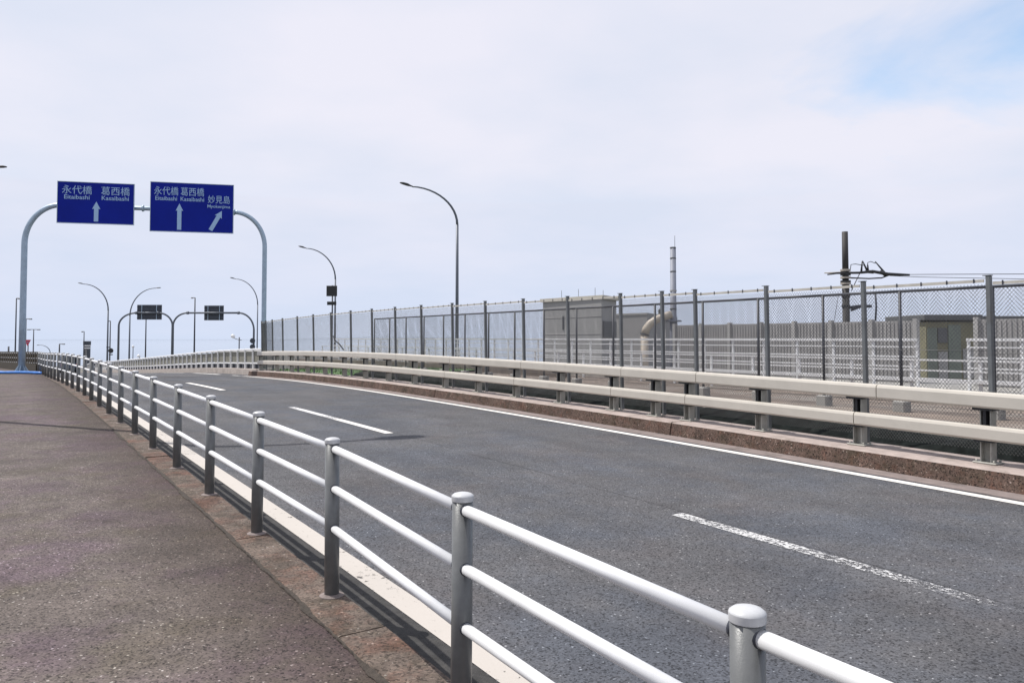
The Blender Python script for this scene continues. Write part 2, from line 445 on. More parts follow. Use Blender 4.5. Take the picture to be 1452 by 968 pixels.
simple('beige_metal', (0.49, 0.46, 0.405), 0.45, var=0.06, scale=3, dirt=((0.33, 0.30, 0.26), 0.60, 0.5))
simple('beige_post', (0.34, 0.335, 0.30), 0.5, var=0.15, scale=8, dirt=((0.14, 0.12, 0.10), 0.55, 0.7))
simple('galvanised', (0.34, 0.43, 0.52), 0.45, metal=0.35, var=0.12, scale=5, dirt=((0.27, 0.34, 0.41), 0.55, 0.6))
simple('fence_post', (0.15, 0.16, 0.165), 0.5, metal=0.3, var=0.15, scale=7, dirt=((0.12, 0.11, 0.10), 0.55, 0.6))
simple('fence_strip', (0.47, 0.45, 0.40), 0.7, var=0.14, scale=6)
simple('wire_grey', (0.15, 0.15, 0.15), 0.55, metal=0.3, var=0.1, scale=5)
simple('wire_dark', (0.05, 0.055, 0.075), 0.55, metal=0.2, var=0.1, scale=5)
simple('dark_steel', (0.032, 0.036, 0.048), 0.5, var=0.25, scale=7)
simple('black_fitting', (0.018, 0.019, 0.021), 0.5, var=0.2, scale=9)
simple('lamp_steel', (0.105, 0.12, 0.145), 0.5, metal=0.2, var=0.1, scale=2)
simple('sign_blue', (0.003, 0.014, 0.25), 0.6, var=0.10, scale=0.8, spec=0.15)
simple('sign_white', (0.30, 0.46, 0.68), 0.4, var=0.04, scale=3)
simple('sign_back', (0.042, 0.052, 0.07), 0.6, var=0.15, scale=3)
simple('sign_red', (0.42, 0.02, 0.05), 0.45, var=0.08, scale=3)
simple('white_paint', (0.70, 0.71, 0.72), 0.5, var=0.06, scale=4, dirt=((0.42, 0.40, 0.38), 0.6, 0.5))
simple('panel_olive', (0.175, 0.17, 0.135), 0.6, var=0.12, scale=1.5)
simple('slat_brown', (0.060, 0.050, 0.036), 0.8, var=0.3, scale=9)
simple('blue_hose', (0.05, 0.21, 0.62), 0.4, var=0.2, scale=4)
simple('tarp', (0.013, 0.016, 0.015), 0.9, var=0.6, scale=7, bump=0.9, bscale=22, spec=0.12, dirt=((0.06, 0.065, 0.06), 0.60, 0.6))
simple('path_brown', (0.175, 0.14, 0.115), 0.9, var=0.35, scale=1.2, stretch=(1, 1, 1), bump=0.3, bscale=40, dirt=((0.22, 0.21, 0.19), 0.5, 0.7))
simple('grass', (0.060, 0.125, 0.032), 0.9, var=0.4, scale=8)
simple('wall_grey', (0.36, 0.355, 0.345), 0.8, var=0.08, scale=3, dirt=((0.24, 0.235, 0.23), 0.56, 0.5))
simple('wall_rib', (0.30, 0.295, 0.29), 0.8, var=0.08, scale=3)
simple('building_grey', (0.33, 0.33, 0.325), 0.85, var=0.05, scale=0.5, dirt=((0.25, 0.25, 0.24), 0.58, 0.5))
simple('building_edge', (0.46, 0.44, 0.38), 0.85, var=0.08, scale=1)
simple('louvre_dark', (0.10, 0.105, 0.11), 0.6, var=0.15, scale=2)
simple('building_olive', (0.20, 0.19, 0.12), 0.85, var=0.2, scale=0.8)
simple('building_teal', (0.17, 0.20, 0.17), 0.8, var=0.15, scale=0.8)
simple('duct_cream', (0.50, 0.44, 0.36), 0.5, var=0.12, scale=1.2, dirt=((0.34, 0.20, 0.13), 0.58, 0.6))
simple('stack_grey', (0.20, 0.215, 0.26), 0.6, metal=0.0, var=0.12, scale=1.0)
simple('pole_dark', (0.028, 0.027, 0.027), 0.7, var=0.3, scale=2.0, stretch=(3, 3, 0.4))
simple('insulator', (0.34, 0.31, 0.27), 0.4, var=0.2, scale=5)
simple('land_soil', (0.15, 0.145, 0.125), 0.95, var=0.3, scale=0.08)
simple('van_paint', (0.045, 0.06, 0.10), 0.3, var=0.1, scale=1)
simple('tyre', (0.02, 0.02, 0.02), 0.8, var=0.2, scale=9)
simple('tail_light', (0.35, 0.02, 0.02), 0.3, var=0.05, scale=9)
simple('globe_white', (0.75, 0.76, 0.77), 0.3, var=0.03, scale=3)
m, t_, b_ = node_mat('glass_dark'); b_.inputs['Base Color'].default_value = (0.02, 0.025, 0.03, 1); b_.inputs['Roughness'].default_value = 0.08
m, t_, b_ = node_mat('water_surface'); b_.inputs['Base Color'].default_value = (0.08, 0.11, 0.13, 1); b_.inputs['Roughness'].default_value = 0.03
wv = t_.nodes.new('ShaderNodeTexNoise'); wv.inputs['Scale'].default_value = 0.6; wv.inputs['Detail'].default_value = 5
wb = t_.nodes.new('ShaderNodeBump'); wb.inputs['Strength'].default_value = 0.012; wb.inputs['Distance'].default_value = 0.3
gg = t_.nodes.new('ShaderNodeNewGeometry'); t_.links.new(gg.outputs['Position'], wv.inputs['Vector'])
t_.links.new(wv.outputs['Fac'], wb.inputs['Height']); t_.links.new(wb.outputs[0], b_.inputs['Normal'])

# ================================================================== SETTING
# water to the horizon, land under the bridge
w = MB(); n = 64
w.add([(0, 0, -5.0)] + [(9000*math.cos(2*math.pi*k/n), 9000*math.sin(2*math.pi*k/n), -5.0) for k in range(n)],
      [(0, 1 + k, 1 + (k+1) % n) for k in range(n)])
struct('water', w, 'water_surface')
g = MB(); vs = []
pl = []
for k in range(72):
    a = 2*math.pi*k/72; r = 106 + 6*math.sin(3*a) + 3*math.sin(7*a + 1)
    pl.append((r*math.cos(a) - 20, r*math.sin(a) + 60))
vs = [(x, y, -3.6) for x, y in pl] + [(x*1.03, y*1.03, -5.3) for x, y in pl]
g.add(vs, [list(range(72))] + [(k, 72 + k, 72 + (k+1) % 72, (k+1) % 72) for k in range(72)])
struct('land', g, 'land_soil')

# carriageway with its deck below
T_L, T_R = 1.62, 8.62
struct('road', strip(lambda s, t: P(s, t), -12, 126, [T_L, 3.3, 5.0, 6.7, T_R, 9.6], 1.0), 'asphalt')
struct('road_deck', slab(lambda s, t: P(s, t, -0.03), -12, 125.9, -1.9, 9.7, 0.9, 2.0), 'grey_concrete')
# sidewalk: asphalt on a concrete body, plus the corner platform to the left beyond the gantry
struct('sidewalk', strip(lambda s, t: P(s, t, z=zw(s)), -12, 46, [-2.2, -1.0, 0.2, 1.385], 0.8), 'walk_asphalt')
struct('sidewalk_body', slab(lambda s, t: P(s, t, -0.05, z=zw(s)), -12, 46, -2.25, 1.40, 1.6, 2.0), 'grey_concrete')
struct('corner_pavement', slab(lambda s, t: P(s, t, 0.0, z=zw(s)), 31, 46, -17, -2.2, 1.2, 2.0), 'walk_asphalt')

# left kerb: granite-like blocks two metres long
k0 = -4.35; kl = 2.0
kb = struct('kerb', slab(lambda s, t: P(s, t, -0.16), -12, k0 - 0.02, 1.39, 1.665, 0.1), 'kerb_stone')
kb['kind'] = 'structure'
i = 0; s = k0
while s < 39:
    a, b = s + 0.007, s + kl - 0.007
    dzr = random.uniform(-0.004, 0.004); mb = MB(); vs = []
    m_ = 5
    for j in range(m_ + 1):
        q = a + (b - a)*j/m_
        top = zw(q) + 0.006 + dzr
        x1 = 1.665 + random.uniform(-0.004, 0.004)
        sec = [(1.387 + random.uniform(-0.006, 0.004), -0.012), (1.41, 0.0), (x1 - 0.025, 0.002), (x1, -0.022), (x1 + 0.006, -0.22), (1.387, -0.22)]
        vs += [P(q, t, z=top + h) for t, h in sec]
    fs = []
    for j in range(m_):
        for k in range(6):
            fs.append((j*6 + k, j*6 + (k+1) % 6, (j+1)*6 + (k+1) % 6, (j+1)*6 + k))
    fs += [[k for k in range(6)], [m_*6 + k for k in range(6)][::-1]]
    mb.add(vs, fs)
    o = link('kerb_block', mb, 'kerb_stone'); o.parent = kb
    s += kl

mb = MB(); vs = []; ns = 2600; wa = wb_ = .01
for j in range(ns):
    q_ = -3 + j*0.016
    wa = min(.026, max(.001, wa + random.uniform(-.005, .005))); wb_ = min(.020, max(.0, wb_ + random.uniform(-.004, .0038)))
    vs += [P(q_, 1.386 - wa, z=zw(q_) + .0042), P(q_, 1.386, z=zw(q_) + .010), P(q_, 1.389 + wb_, z=zw(q_) + .0115)]
mb.add(vs, [(3*j + k, 3*j + k + 1, 3*j + k + 4, 3*j + k + 3) for j in range(ns - 1) for k in (0, 1)])
struct('joint_soil', mb, 'soil')

# right kerb: long concrete upstands with washed aggregate faces
kr = struct('bridge_kerb', slab(lambda s, t: P(s, t, 0.10), -12, -6.85, 8.63, 9.36, 0.3), 'kerb_top')
J = [-6.83, 0.92, 8.65, 16.4, 23.9, 32.9]
for a0, b0 in zip(J[:-1], J[1:]):
    a, b = a0 + 0.012, b0 - 0.012
    mb = MB(); m_ = 10; vs = []
    for j in range(m_ + 1):
        q = a + (b - a)*j/m_
        sec = [(8.60, -0.05), (8.645, 0.185), (8.67, 0.20), (9.36, 0.205), (9.36, -0.05)]
        vs += [P(q, t, h) for t, h in sec]
    for j in range(m_):
        for k in range(5):
            mb.add([], [])
            mb.f.append([j*5 + k, j*5 + (k+1) % 5, (j+1)*5 + (k+1) % 5, (j+1)*5 + k]); mb.sm.append(False); mb.mi.append(0 if k == 0 else 1)
    mb.v = vs
    mb.f += [[0,1,2,3,4], [m_*5 + k for k in range(5)][::-1]]; mb.sm += [False, False]; mb.mi += [0, 0]
    o = link('kerb_block', mb, ['washed_aggregate', 'kerb_top']); o.parent = kr
# concrete channel between edge line and kerb
struct('gutter', strip(lambda s, t: P(s, t, 0.004), -12, 33, [8.30, 8.612], 1.0), 'gutter_concrete')
# pale kerb under the far parapet
struct('parapet_kerb', slab(lambda s, t: P(s, t, 0.25), 33.0, 120, 8.95, 9.6, 0.4, 2.0), 'pale_concrete')

struct('gutter_shade', strip(lambda s, t: P(s, t, 0.0035), -12, 46, [1.64, 1.945], 1.0), 'shade_tone')  # dark sheet painting in the kerb and railing shadow along the gutter

# painted lines
def line(name, s0, s1, t0, t1, mat_, dz=0.005):
    return struct(name, strip(lambda s, t: P(s, t, dz), s0, s1, [t0, t1], 0.8), mat_)
line('edge_line', -12, 46, 1.95, 2.115, 'edge_paint_dirty')
line('edge_line', -12, 33.6, 8.085, 8.225, 'edge_paint')
for a, b in ((36.0, 41.5), (44.0, 50.5), (53, 62), (66, 80)):
    line('edge_line', a, b, 8.085, 8.3, 'edge_paint')
line('lane_dash', -1.0, 4.95, 4.94, 5.08, 'very_worn_paint')
line('lane_dash', 11.0, 13.2, 4.94, 5.08, 'edge_paint')
line('lane_dash', 13.2, 15.8, 4.94, 5.08, 'worn_paint')
for a in (21.6, 32.4, 43.0, 54, 65, 76):
    line('lane_dash', a, a + 4.7, 4.93, 5.09, 'edge_paint')
mb = MB(); vs = []
for j in range(90):
    q = -6 + j*0.45; tt = 5.11 + 0.018*math.sin(j*1.3) + random.uniform(-.012, .012); wd = random.uniform(0.0012, 0.005)
    vs += [P(q, tt - wd, 0.0035), P(q, tt + wd, 0.0035)]
mb.add(vs, [(2*j, 2*j + 1, 2*j + 3, 2*j + 2) for j in range(89)])
struct('road_seam', mb, 'tar')

# strips beyond the right-hand fence: sheeted trough, path, grass bank, deck of the neighbouring bridge
mb = MB(); vs = []; ns, ntt = 150, 9
for i in range(ns + 1):
    q = -6 + i*0.2
    for j in range(ntt):
        tt = 9.40 + j*0.15
        fold = math.sin(q*4.1 + j*.9)*.025 + math.sin(q*1.7 + j*.35)*.04 + random.uniform(-.035, .035)
        h = 0.07 + 0.27*math.sin(j/(ntt-1)*math.pi)**0.8 + fold*(1 if 0 < j < ntt-1 else .2)
        vs.append(P(q, tt, h))
mb.add(vs, [(i*ntt + j, i*ntt + j + 1, (i+1)*ntt + j + 1, (i+1)*ntt + j) for i in range(ns) for j in range(ntt - 1)], smooth=True)
tag(link('black_sheeting', mb, 'tarp'), 'rumpled black sheeting lying along the foot of the wire fence', 'sheeting')
struct('path', slab(lambda s, t: P(min(s, 60), t, 0.12 if s < 30 else 0.12, z=0.16), -12, 25, 10.5, 16.6, 1.2, 2.0), 'path_brown')
struct('neighbour_deck', slab(lambda s, t: P(s, t, 0, z=0.42), -12, 75, 16.6, 21.5, 1.6, 4.0), 'grey_concrete')
for (ta, wd, hh) in ((11.3, .16, .05), (12.2, .1, .10), (13.9, .22, .06), (14.9, .12, .12)):
    struct('path_strip', slab(lambda s, t: P(s, t, hh, z=0.16), -12, 24.8, ta, ta + wd, hh + .05, 6.0), 'grey_concrete')
def bankz(q, j): return zr(q) + 0.10 + 0.02*j + (0.0 if q < 33 else -0.012*(q - 33)*j*.3)
mb = MB(); vs = []
for i in range(31):
    q = 25.2 + i*0.6
    for j in range(9):
        tt = 9.65 + j*0.85
        vs.append(P(q, tt, z=bankz(q, j) + random.uniform(-.02, .02)))
mb.add(vs, [(i*9 + j, i*9 + j + 1, (i+1)*9 + j + 1, (i+1)*9 + j) for i in range(30) for j in range(8)], smooth=True)
struct('grass_bank', mb, 'grass')
struct('retaining_wall', slab(lambda s, t: P(s, t, 0, z=0.62 - .012*max(0, s - 20)), 20, 47, 15.1, 15.4, 1.6, 3.0), 'path_brown')
gb = MB()
for i in range(5200):
    q = random.uniform(25.3, 43); j = random.uniform(0.1, 7.9)
    base = P(q, 9.65 + j*0.85, z=bankz(q, j) - 0.02)
    a = random.uniform(0, 6.28); h = random.uniform(.05, .15); wv_ = .012
    dvec = Vector((math.cos(a), math.sin(a), 0))
    gb.add([base - dvec*wv_, base + dvec*wv_, base + Vector((random.uniform(-.05, .05), random.uniform(-.05, .05), h))], [(0, 1, 2)])
tag(struct('grass_blades', gb, 'grass', kind='stuff'), 'short green grass on the bank behind the guardrail end', 'grass')

# ================================================================== NEAR PEDESTRIAN RAILING
HR = 0.875
post_s = [(-1.7, 1.43), (-0.22, 1.44), (1.22, 1.456), (2.61, 1.49), (4.22, 1.578)]
s = 4.22
while s < 36.5:
    s += 1.52
    post_s.append((s, 1.578 if s < 20 else 1.578 - 0.012*(s - 20)))
base0 = P(post_s[0][0], post_s[0][1], z=zw(post_s[0][0]))
rail = thing('pedestrian_railing', 'three-bar white tube railing with grey round posts between sidewalk and road', 'railing', base0)
pm = MB(); pm.tube([(0, 0, -0.10), (0, 0, HR - 0.03)], 0.0405, n=24)
post_me = pm.mesh('post')
cm = MB(); cm.lathe([(0.0400, HR - 0.031), (0.0425, HR - 0.031)], n=24); cm.lathe([(0.0425, HR - 0.031), (0.0430, HR - 0.028), (0.0430, HR - 0.012)], n=24)
cm.lathe([(0.0430, HR - 0.012), (0.0420, HR - 0.009), (0.034, HR - 0.003), (0.020, HR + 0.001), (0.0005, HR + 0.002)], n=24)
cap_me = cm.mesh('cap')
RH = (0.815, 0.595, 0.375)
colm = MB()
fm = MB(); fm.lathe([(0.070, -0.01), (0.068, 0.003)], n=20); fm.lathe([(0.068, 0.003), (0.046, 0.006), (0.041, 0.012)], n=20)
foot_me = fm.mesh('foot_collar')
ppos = []
for (s, t) in post_s:
    p = P(s, t, z=zw(s) + 0.006)
    ppos.append(p)
    lean = Matrix.Rotation(R(random.uniform(-.35, .35)), 4, 'X') @ Matrix.Rotation(R(random.uniform(-.35, .35)), 4, 'Y')
    po = link('post', post_me, 'post_grey', rail, Matrix.Translation(p) @ lean)
    sub_local('cap', cap_me, 'cap_white', po)
    sub_local('foot_collar', foot_me, 'gutter_concrete', po)
dcol = MB(); dcol.lathe([(0.0, -0.004), (0.0235, -0.004), (0.0245, 0.0), (0.0245, 0.006), (0.0215, 0.008)], n=16)
socket_me = dcol.mesh('rail_socket')
for i in range(len(ppos) - 1):
    for h in RH:
        a = ppos[i] + Vector((0, 0, h)); b = ppos[i+1] + Vector((0, 0, h))
        if i == 3 and h == RH[2]:      # the one dropped bar of the bent bay
            b.z -= 0.0; a.z -= 0.0
        d = (b - a).normalized()
        mb = MB(); mb.tube([a + d*0.034, b - d*0.034], 0.0215, n=18)
        ro = link('rail', mb, 'rail_white', rail)
        for (c, dd) in ((a, d), (b, -d)):
            so = link('rail_socket', socket_me, 'dark_steel'); so.parent = ro
            so.matrix_local = Matrix.Translation(c + dd*0.0345) @ dd.to_track_quat('Z', 'Y').to_matrix().to_4x4()

# ================================================================== BRIDGE GUARDRAIL (right)
FU = [1405, 1227, 1089, 988, 941, 882, 807, 744, 690, 643, 599, 562, 529, 499, 471, 446, 423.4, 402.5, 388, 378.7]
TF = 9.27
fs_ = [S_of(u, TF) for u in FU]
step = fs_[1] - fs_[0]
pre = [fs_[0] - 1.5*k for k in (4, 3, 2, 1)]
fs_all = pre + fs_
gs = [k - 0.06 for k in fs_all[:-2]] + [fs_all[-1] - 0.1]
TG = 9.02
guard = thing('bridge_guardrail', 'cream two-beam steel guardrail on the concrete kerb beyond the road', 'guardrail', P(gs[0], TG, 0.205))
def frame(s, t, dz=0.0, lean=0.0):
    """local x along travel, y to the right, z up (leaning towards the road)"""
    e = 0.4
    d = (P(s + e, t) - P(s - e, t)).normalized()
    y = Vector((NX, NY, 0)); z = d.cross(-y).normalized()
    if z.z < 0: z = -z
    z = Vector((0, 0, 1)) - y*lean
    z.normalize()
    p = P(s, t, dz)
    M = Matrix(((d.x, y.x, z.x, p.x), (d.y, y.y, z.y, p.y), (d.z, y.z, z.z, p.z), (0, 0, 0, 1)))
    return M
gp = MB()
gp.box((-0.052, 0, 0.345), (0.012, 0.12, 0.66)); gp.box((0.052, 0, 0.345), (0.012, 0.12, 0.66)); gp.box((0, 0.02, 0.345), (0.092, 0.010, 0.66))
gp_me = gp.mesh('post')
bp = MB(); bp.box((0, 0, 0.0075), (0.24, 0.20, 0.015), bev=0.003)
for bx in (-.09, .09):
    for by in (-.07, .07): bp.tube([(bx, by, 0.012), (bx, by, 0.04)], 0.011, n=6)
bp_me = bp.mesh('base_plate')
br = MB(); br.box((0, -0.05, 0.590), (0.21, 0.16, 0.026)); br.box((0, -0.05, 0.244), (0.20, 0.13, 0.022)); br.box((0, -0.035, 0.42), (0.03, 0.09, 0.33))
br_me = br.mesh('bracket')
for s in gs:
    M = frame(s, TG, 0.205)
    po = link('post', gp_me, 'beige_post', guard, M)
    sub_local('base_plate', bp_me, 'beige_post', po)
    bo_ = sub_local('bracket', br_me, 'black_fitting', po); bo_['kind'] = 'stuff'
def beam_profile(w_, h_, r=0.022):
    return [(-w_/2 + r, -h_/2), (w_/2 - r, -h_/2), (w_/2, -h_/2 + r), (w_/2, h_/2 - r), (w_/2 - r*1.1, h_/2), (-w_/2 + r*1.6, h_/2), (-w_/2 + r*0.5, h_/2 - r*0.5), (-w_/2, h_/2 - r*1.7), (-w_/2, -h_/2 + r)]
def beam(joints, hz_, h_, t):
    for a, b in zip(joints[:-1], joints[1:]):
        a += 0.006; b -= 0.006
        n = max(2, int((b - a)/1.2)); prof = beam_profile(0.11, h_)
        mb = MB(); vs = []; k = len(prof)
        for j in range(n + 1):
            q = a + (b - a)*j/n; c = P(q, t, 0.205 + hz_)
            vs += [c + Vector((NX, NY, 0))*u + Vector((0, 0, 1))*v for u, v in prof]
        mb.add(vs, [(j*k + i, j*k + (i+1) % k, (j+1)*k + (i+1) % k, (j+1)*k + i) for j in range(n) for i in range(k)])
        mb.f += [list(range(k))[::-1], [n*k + i for i in range(k)]]; mb.sm += [False]*2; mb.mi += [0]*2
        link('beam', mb, 'beige_metal', guard)
end = S_of(367, 8.92)
ju = [fs_all[0] - 0.4, S_of(1245, 8.92), S_of(990, 8.92), S_of(884, 8.92), S_of(742, 8.92)]
while ju[-1] < end - 4.4: ju.append(ju[-1] + 3.0)
ju.append(end)
jl = [fs_all[0] - 0.4, S_of(1211, 8.92), S_of(973, 8.92), S_of(868, 8.92), S_of(731, 8.92)]
while jl[-1] < end - 4.4: jl.append(jl[-1] + 3.0)
jl.append(end)
beam(ju, 0.69, 0.172, 8.91)
beam(jl, 0.335, 0.16, 8.93)

# ================================================================== TALL WIRE FENCE (right) AND SECOND CHAIN-LINK FENCE
def wire_panel(name, L, H, pitch, r, slope=1.25):
    """woven diagonal wires clipped to an L x H panel in the x-z plane, three-sided each"""
    mb = MB()
    for sg in (1, -1):
        n0 = int((L + H/slope)/pitch) + 2
        for k in range(-1, n0):
            x0 = (-H/slope + k*pitch) if sg > 0 else (k*pitch)
            # line x = x0 + sg*z/slope
            pts = []
            z0, z1 = 0.0, H
            f = lambda z: x0 + sg*z/slope
            def zc(x): return (x - x0)*slope*sg
            lo, hi = sorted((zc(0.0), zc(L)))
            z0 = max(z0, lo); z1 = min(z1, hi)
            if z1 - z0 < 0.01: continue
            a = Vector((f(z0), sg*r*.8, z0)); b = Vector((f(z1), sg*r*.8, z1))
            d = (b - a).normalized(); y = Vector((0, 1, 0)); x = d.cross(y)
            vs = [p + (x*math.cos(an) + y*math.sin(an))*r for p in (a, b) for an in (0, 2.0944, 4.1888)]
            mb.add(vs, [(0, 1, 4, 3), (1, 2, 5, 4), (2, 0, 3, 5)], smooth=True)
    return mb.mesh(name)
FH = 2.06; LEAN = 0.035
fence = thing('wire_fence', 'tall grey wire mesh fence with steel posts standing behind the guardrail', 'fence', P(fs_all[0], TF, 0.2))
fp = MB()
fp.box((0, 0, FH/2), (0.050, 0.058, FH), bev=0.006)
fp.box((0.012, 0.0, FH + 0.0045), (0.085, 0.066, 0.008))
fp_me = fp.mesh('post')
mesh_me = wire_panel('mesh_panel', 1.5, 1.86, 0.038, 0.0018)
frames = []
for s in fs_all:
    M = frame(s, TF, 0.2, LEAN); frames.append(M)
    link('post', fp_me, 'fence_post', fence, M)
fence_end = frame(S_of(373, TF), TF, 0.2, LEAN)
frames2 = frames + [fence_end]
link('post', fp_me, 'fence_post', fence, fence_end)
for A, B in zip(frames2[:-1], frames2[1:]):
    a = A.translation.copy(); b = B.translation.copy(); L = (b - a).length
    d = (b - a)/L
    up = Vector((-NX*LEAN, -NY*LEAN, 1)).normalized()
    y = Vector((NX, NY, 0))
    M = Matrix(((d.x, y.x, up.x, a.x), (d.y, y.y, up.y, a.y), (d.z, y.z, up.z, a.z), (0, 0, 0, 1)))
    mo = link('mesh_panel', mesh_me, 'wire_grey', fence, M @ Matrix.Translation((0, 0, 0.11)) @ Matrix.Diagonal((L/1.5, 1, 1, 1)))
    mo['kind'] = 'stuff'
    st = MB(); st.box((L/2, -0.01, FH - 0.055), (L - 0.09, 0.012, 0.034))
    nck = max(1, int(L/0.26))
    link('top_strip', st, 'fence_strip', fence, M)
    ck = MB()
    for k in range(nck):
        ck.box(((k + .5)*L/nck, -0.018, FH - 0.052), (0.014, 0.008, 0.05))
    link('clip_row', ck, 'dark_steel', fence, M)['kind'] = 'stuff'
    for hh in (0.55, 1.22):
        tw = MB(); tw.tube([(0.045, -0.006, hh), (L - 0.045, -0.006, hh)], 0.0032, n=5)
        link('tension_wire', tw, 'wire_grey', fence, M)

T2 = 12.85
H2 = 2.03; Z2 = 0.30
s2a, s2b = -3.0, S_of(531, T2)
chain = thing('chain_link_fence', 'dark framed chain-link fence behind the tall wire fence', 'fence', P(s2a, T2, z=Z2))
cp = MB(); cp.tube([(0, 0, -0.1), (0, 0, H2)], 0.026, n=10); cp_me = cp.mesh('post')
cb = MB(); cb.box((0, 0, 0.02), (0.22, 0.22, 0.30), bev=0.02); cb_me = cb.mesh('footing')
chain_me = wire_panel('mesh_panel', 1.5, H2 - 0.08, 0.062, 0.0021, slope=1.1)
n2_ = int(round((s2b - s2a)/1.5)); dl = (s2b - s2a)/n2_
ang = Matrix(((DX, NX, 0, 0), (DY, NY, 0, 0), (0, 0, 1, 0), (0, 0, 0, 1)))
for k in range(n2_ + 1):
    q = s2a + k*dl
    M = Matrix.Translation(P(q, T2, z=Z2)) @ ang
    po = link('post', cp_me, 'dark_steel', chain, M)
    sub_local('footing', cb_me, 'grey_concrete', po)
    if k < n2_:
        mo = link('mesh_panel', chain_me, 'wire_dark', chain, M @ Matrix.Translation((0, 0, 0.06)) @ Matrix.Diagonal((dl/1.5, 1, 1, 1)))
        mo['kind'] = 'stuff'
        tr = MB(); tr.tube([(0, 0, H2), (dl, 0, H2)], 0.024, n=8)
        link('top_rail', tr, 'dark_steel', chain, M)

# ================================================================== FAR CURVING PARAPET (right side beyond the kerb end)
par = thing('panel_parapet', 'long cream bridge parapet of olive panels between thin white posts', 'parapet', P(33.2, 9.3, 0.25))
bay = 1.3; q = 33.3; TP = 9.3
pp = MB(); pp.box((0, -0.035, 0.42), (0.055, 0.07, 0.84)); pp_me = pp.mesh('post')
pn = MB(); pn.box((bay/2, 0.02, 0.515), (bay - 0.06, 0.02, 0.47)); pn_me = pn.mesh('panel')
tr = MB(); tr.box((bay/2, 0, 0.83), (bay - 0.004, 0.14, 0.09), bev=0.015); tr_me = tr.mesh('top_rail')
lr = MB(); lr.box((bay/2, -0.03, 0.235), (bay - 0.06, 0.04, 0.055)); lr_me = lr.mesh('bottom_rail')
fb = MB(); fb.box((bay*.3, 0.02, 0.105), (0.17, 0.12, 0.205))
fb_me = fb.mesh('foot_block')
k = 0
while q < 112:
    M = frame(q + bay/2, TP, 0.25) @ Matrix.Translation((-bay/2, 0, 0))
    # lay each bay on the falling gradient
    a = P(q, TP, 0.25); b = P(q + bay, TP, 0.25); d = (b - a).normalized()
    y = Vector((NX, NY, 0)); zv = Vector((0, 0, 1))
    M = Matrix(((d.x, y.x, 0, a.x), (d.y, y.y, 0, a.y), (d.z, 0, 1, a.z), (0, 0, 0, 1)))
    link('post', pp_me, 'white_paint', par, M)
    link('panel', pn_me, 'panel_olive', par, M)
    link('top_rail', tr_me, 'white_paint', par, M)
    link('bottom_rail', lr_me, 'white_paint', par, M)
    if q < 75:
        link('foot_block', fb_me, 'dark_steel', par, M); link('foot_block', fb_me, 'dark_steel', par, M @ Matrix.Translation((bay*.45, 0, 0)))
    q += bay

# ================================================================== SIGN GANTRY
def arc(p0, corner, p1, n=12):
    """quarter ellipse from p0 to p1 bulging to corner"""
    p0, corner, p1 = Vector(p0), Vector(corner), Vector(p1)
    out = []
    for k in range(n + 1):
        a = k/n*math.pi/2
        out.append(p1 + (p0 - corner)*(1 - math.sin(a)) + (corner - p1)*math.cos(a)*1.0 if False else corner + (p0 - corner)*(1 - math.sin(a)) + (p1 - corner)*(1 - math.cos(a)))
    return out
GL = Vector(((32 - 726)/F*31.8, 31.8, 0)); GR = Vector(((374 - 726)/F*34.0, 34.0, 0))
GD = (GR - GL); GLEN = GD.length; GD.normalize(); GN = Vector((GD.y, -GD.x, 0))     # GN points back to the viewer
def on_gantry(x):
    """distance along the gantry line of photograph column x, and its depth"""
    k = (x - 726)/F
    # GL + a*GD : X = k*Y
    a = (k*GL.y - GL.x)/(GD.x - k*GD.y)
    return a, GL.y + a*GD.y
gz_l = zw(37); gz_r = -0.1
gan = thing('sign_gantry', 'arched pale blue-grey tube gantry spanning the road and carrying blue boards', 'gantry', Vector((GL.x, GL.y, gz_l)))
aL, yL = on_gantry(84); aR, yR = on_gantry(330)
zaL = EYE + (480 - 290)/F*yL; zaR = EYE + (480 - 300)/F*yR
bendL = EYE + (480 - 345)/F*31.8; bendR = EYE + (480 - 350)/F*34
pL = GL + Vector((0, 0, gz_l)); topL = Vector((GL.x, GL.y, zaL)); aLp = GL + GD*aL + Vector((0, 0, zaL))
aRp = GL + GD*aR + Vector((0, 0, zaR)); topR = Vector((GR.x, GR.y, zaR)); pR = Vector((GR.x, GR.y, gz_r))
mb = MB(); pts = [pL, Vector((GL.x, GL.y, 2.4))] + arc(Vector((GL.x, GL.y, bendL)), topL, aLp, 16)
mb.tube(pts, [0.128, 0.122] + [0.115 - 0.016*k/16 for k in range(17)], n=18)
link('left_column', mb, 'galvanised', gan).name = 'column'
mb = MB(); pts = [pR, Vector((GR.x, GR.y, 2.4))] + arc(Vector((GR.x, GR.y, bendR)), topR, aRp, 16)
mb.tube(pts, [0.11, 0.105] + [0.10 - 0.008*k/16 for k in range(17)], n=18)
link('column', mb, 'galvanised', gan)
mb = MB(); mb.tube([aLp - GD*.0, aLp + (aRp - aLp)*.5, aRp], 0.088, n=16); link('cross_arm', mb, 'galvanised', gan)
for a_ in (on_gantry(84)[0], on_gantry(200)[0], on_gantry(330)[0]):
    c = GL + GD*a_; zc_ = zaL + (zaR - zaL)*(a_ - aL)/(aR - aL); c = Vector((c.x, c.y, zc_))
    mb = MB(); mb.tube([c - GD*.035, c + GD*.035], 0.135, n=16); link('flange', mb, 'galvanised', gan)
mb = MB(); mb.box(pL + Vector((0, 0, 0.02)), (0.62, 0.62, 0.04), rot=ang)
